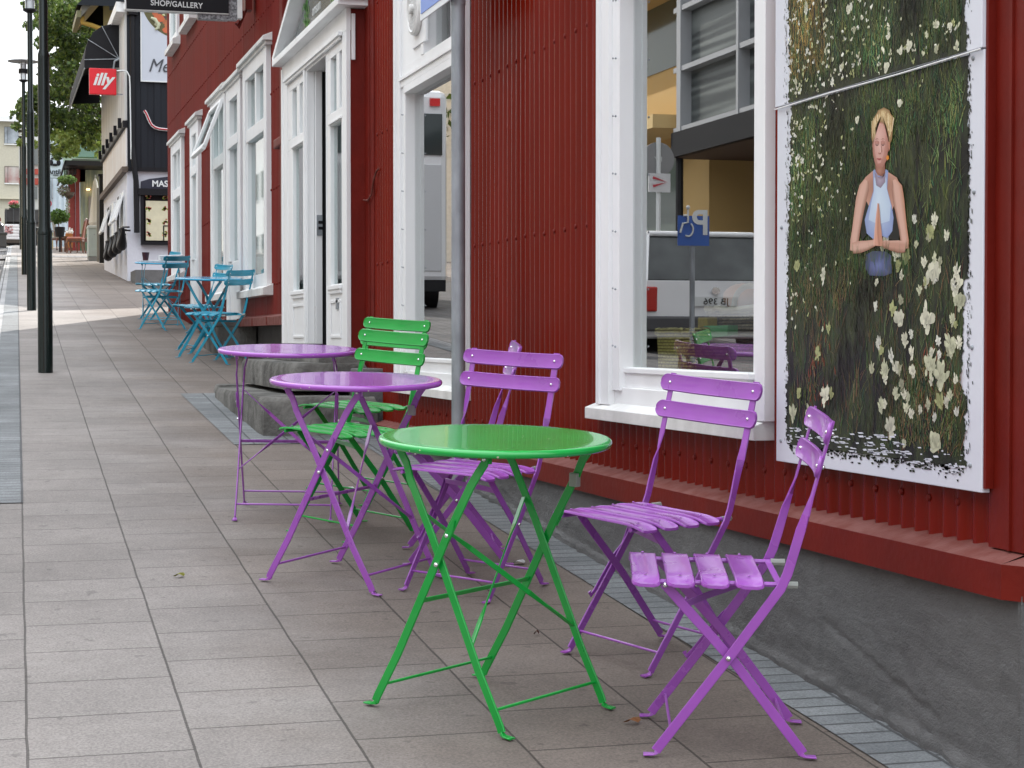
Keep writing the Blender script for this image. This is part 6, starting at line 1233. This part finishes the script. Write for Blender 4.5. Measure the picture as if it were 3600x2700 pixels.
PK = empty('disabled_parking_sign', (0, 0, 0), 'blue disabled parking sign on a thin pole, mirrored in the big window', 'sign', None, Matrix.Identity(4)); SXx = -1.35
(ya, za), (yb, zb) = rf(2490, 750, SXx), rf(2392, 870, SXx); ym = (ya+yb)/2; hw = .145
MB().box(SXx-hw, SXx+hw, ym, ym+.01, zb, za).build('sign_plate', mat('parking_blue', (.03, .10, .36), .4), PK)
text('lettering', 'P', .30, frame_mtx((SXx-.065, ym-.004, zb+.10), (1, 0, 0), (0, 0, 1)), M['letters'], PK, .001, bold=.006)
b = MB(); q = lambda u, v: (SXx+.055+u*.8, ym-.006, zb+.06+v); b.ball(q(0, .27), .018, 0, 6); b.tube([q(0, .25), q(.0, .14), q(.06, .13), q(.09, .05)], .010); b.tube([q(.06*math.cos(t)-.0, .08+.06*math.sin(t)) for t in [math.pi*(.7+i*.12) for i in range(9)]], .008); b.tube([q(0, .2), q(.05, .2)], .008); b.build('wheelchair_symbol', M['letters'], PK)
MB().tube([(SXx, ym+.03, gz(ym)-.2), (SXx, ym+.03, za)], .025).build('pole', M['galv'], PK)
Yv = 28.5; zc = gz(Yv)-.2; vx = -1.43
VN = empty('box_van', (vx, Yv, zc), 'tall white box van parked along the street, mirrored in the second window', 'van'); wv_ = mat('van_white', (.72, .73, .74), .3, coat=.4)
MB().box(vx-1.05, vx+1.05, Yv, Yv+4.6, zc+.42, zc+3.48).build('cargo_box', wv_, VN, bevel=.12)
MB().box(vx-.95, vx+.95, Yv+4.62, Yv+6.2, zc+.4, zc+2.1).build('cab', wv_, VN, bevel=.1); MB().box(vx-.98, vx+.98, Yv-.12, Yv-.0, zc+.30, zc+.48).build('bumper', M['black'], VN)
for sx in (-1, 1):
    MB().box(vx+sx*.83-.08, vx+sx*.83+.08, Yv-.04, Yv+.0, zc+3.22, zc+3.34).build('marker_light', mat('red_marker', (.6, .01, .01), .3), VN); MB().box(vx+sx*.52-.43, vx+sx*.52+.43, Yv-.02, Yv-.0, zc+2.45, zc+3.10).build('rear_window', mat('van_glass', (.04, .05, .05), .05), VN)
    d_ = MB().box(vx+sx*.5-.44, vx+sx*.5+.44, Yv-.015, Yv-.0, zc+.62, zc+2.3); d_.build('door_panel', mat('van_grey', (.50, .51, .52), .4), VN, bevel=.02)
    MB().tube([(vx+sx*.12, Yv-.04, zc+.9), (vx+sx*.12, Yv-.04, zc+2.2)], .015).build('door_bar', M['galv'], VN)
    for yy in (.9, 5.4): MB().lathe([(.001, -.13), (.36, -.13), (.36, .13), (.001, .13)], (vx+sx*.9, Yv+yy, zc+.36), 22, 0, 'x').build('wheel', M['black'], VN, smooth=True)
GS = empty('gallery_sign_post', (-4, 33, gz(33)), 'grey oval sign and arrow board on a white post across the street', 'sign'); ya, za = rf(2315, 560, -4.5); yb, zb = rf(2320, 640, -4.5)
MB().lathe([(.001, 0), (.24, 0), (.24, .03), (.001, .03)], (-4.5, ya, za), 30, 0, 'y').build('oval_board', mat('grey_oval', (.22, .22, .22), .6), GS); text('lettering', 'RY', .10, frame_mtx((-4.5, ya-.01, za-.035), (1, 0, 0), (0, 0, 1)), M['letters'], GS, .002)
MB().box(-4.66, -4.34, yb, yb+.03, zb-.14, zb+.12).build('arrow_board', mat('arrow_white', (.55, .55, .55), .6), GS); MB().sweep([(-4.40, yb-.01, zb+.06), (-4.61, yb-.01, zb), (-4.40, yb-.01, zb-.06)], (0, 0, 1), .035, .01).build('arrow', mat('arrow_red', (.45, .04, .06), .5), GS); MB().tube([(-4.5, yb+.05, gz(yb)-.3), (-4.5, yb+.05, za+.3)], .035).build('post', M['letters'], GS)
OT = empty('garden_tree', (-13, 60, gz(60)), 'green tree across the street behind the flats', 'tree'); b = MB(); random.seed(31)
for i in range(14): leaves(b, (-11+random.uniform(-2, 2), 66+random.uniform(-3, 3), gz(60)+5+random.uniform(-1.5, 2.5)), (1.3, 1.3, 1.0), 160, .3, TRC)
b.build('crown', M['leafc'], OT); MB().tube([(-11, 66, gz(66)-1), (-11, 66, gz(66)+5)], [.3, .15]).build('trunk', M['bark'], OT)
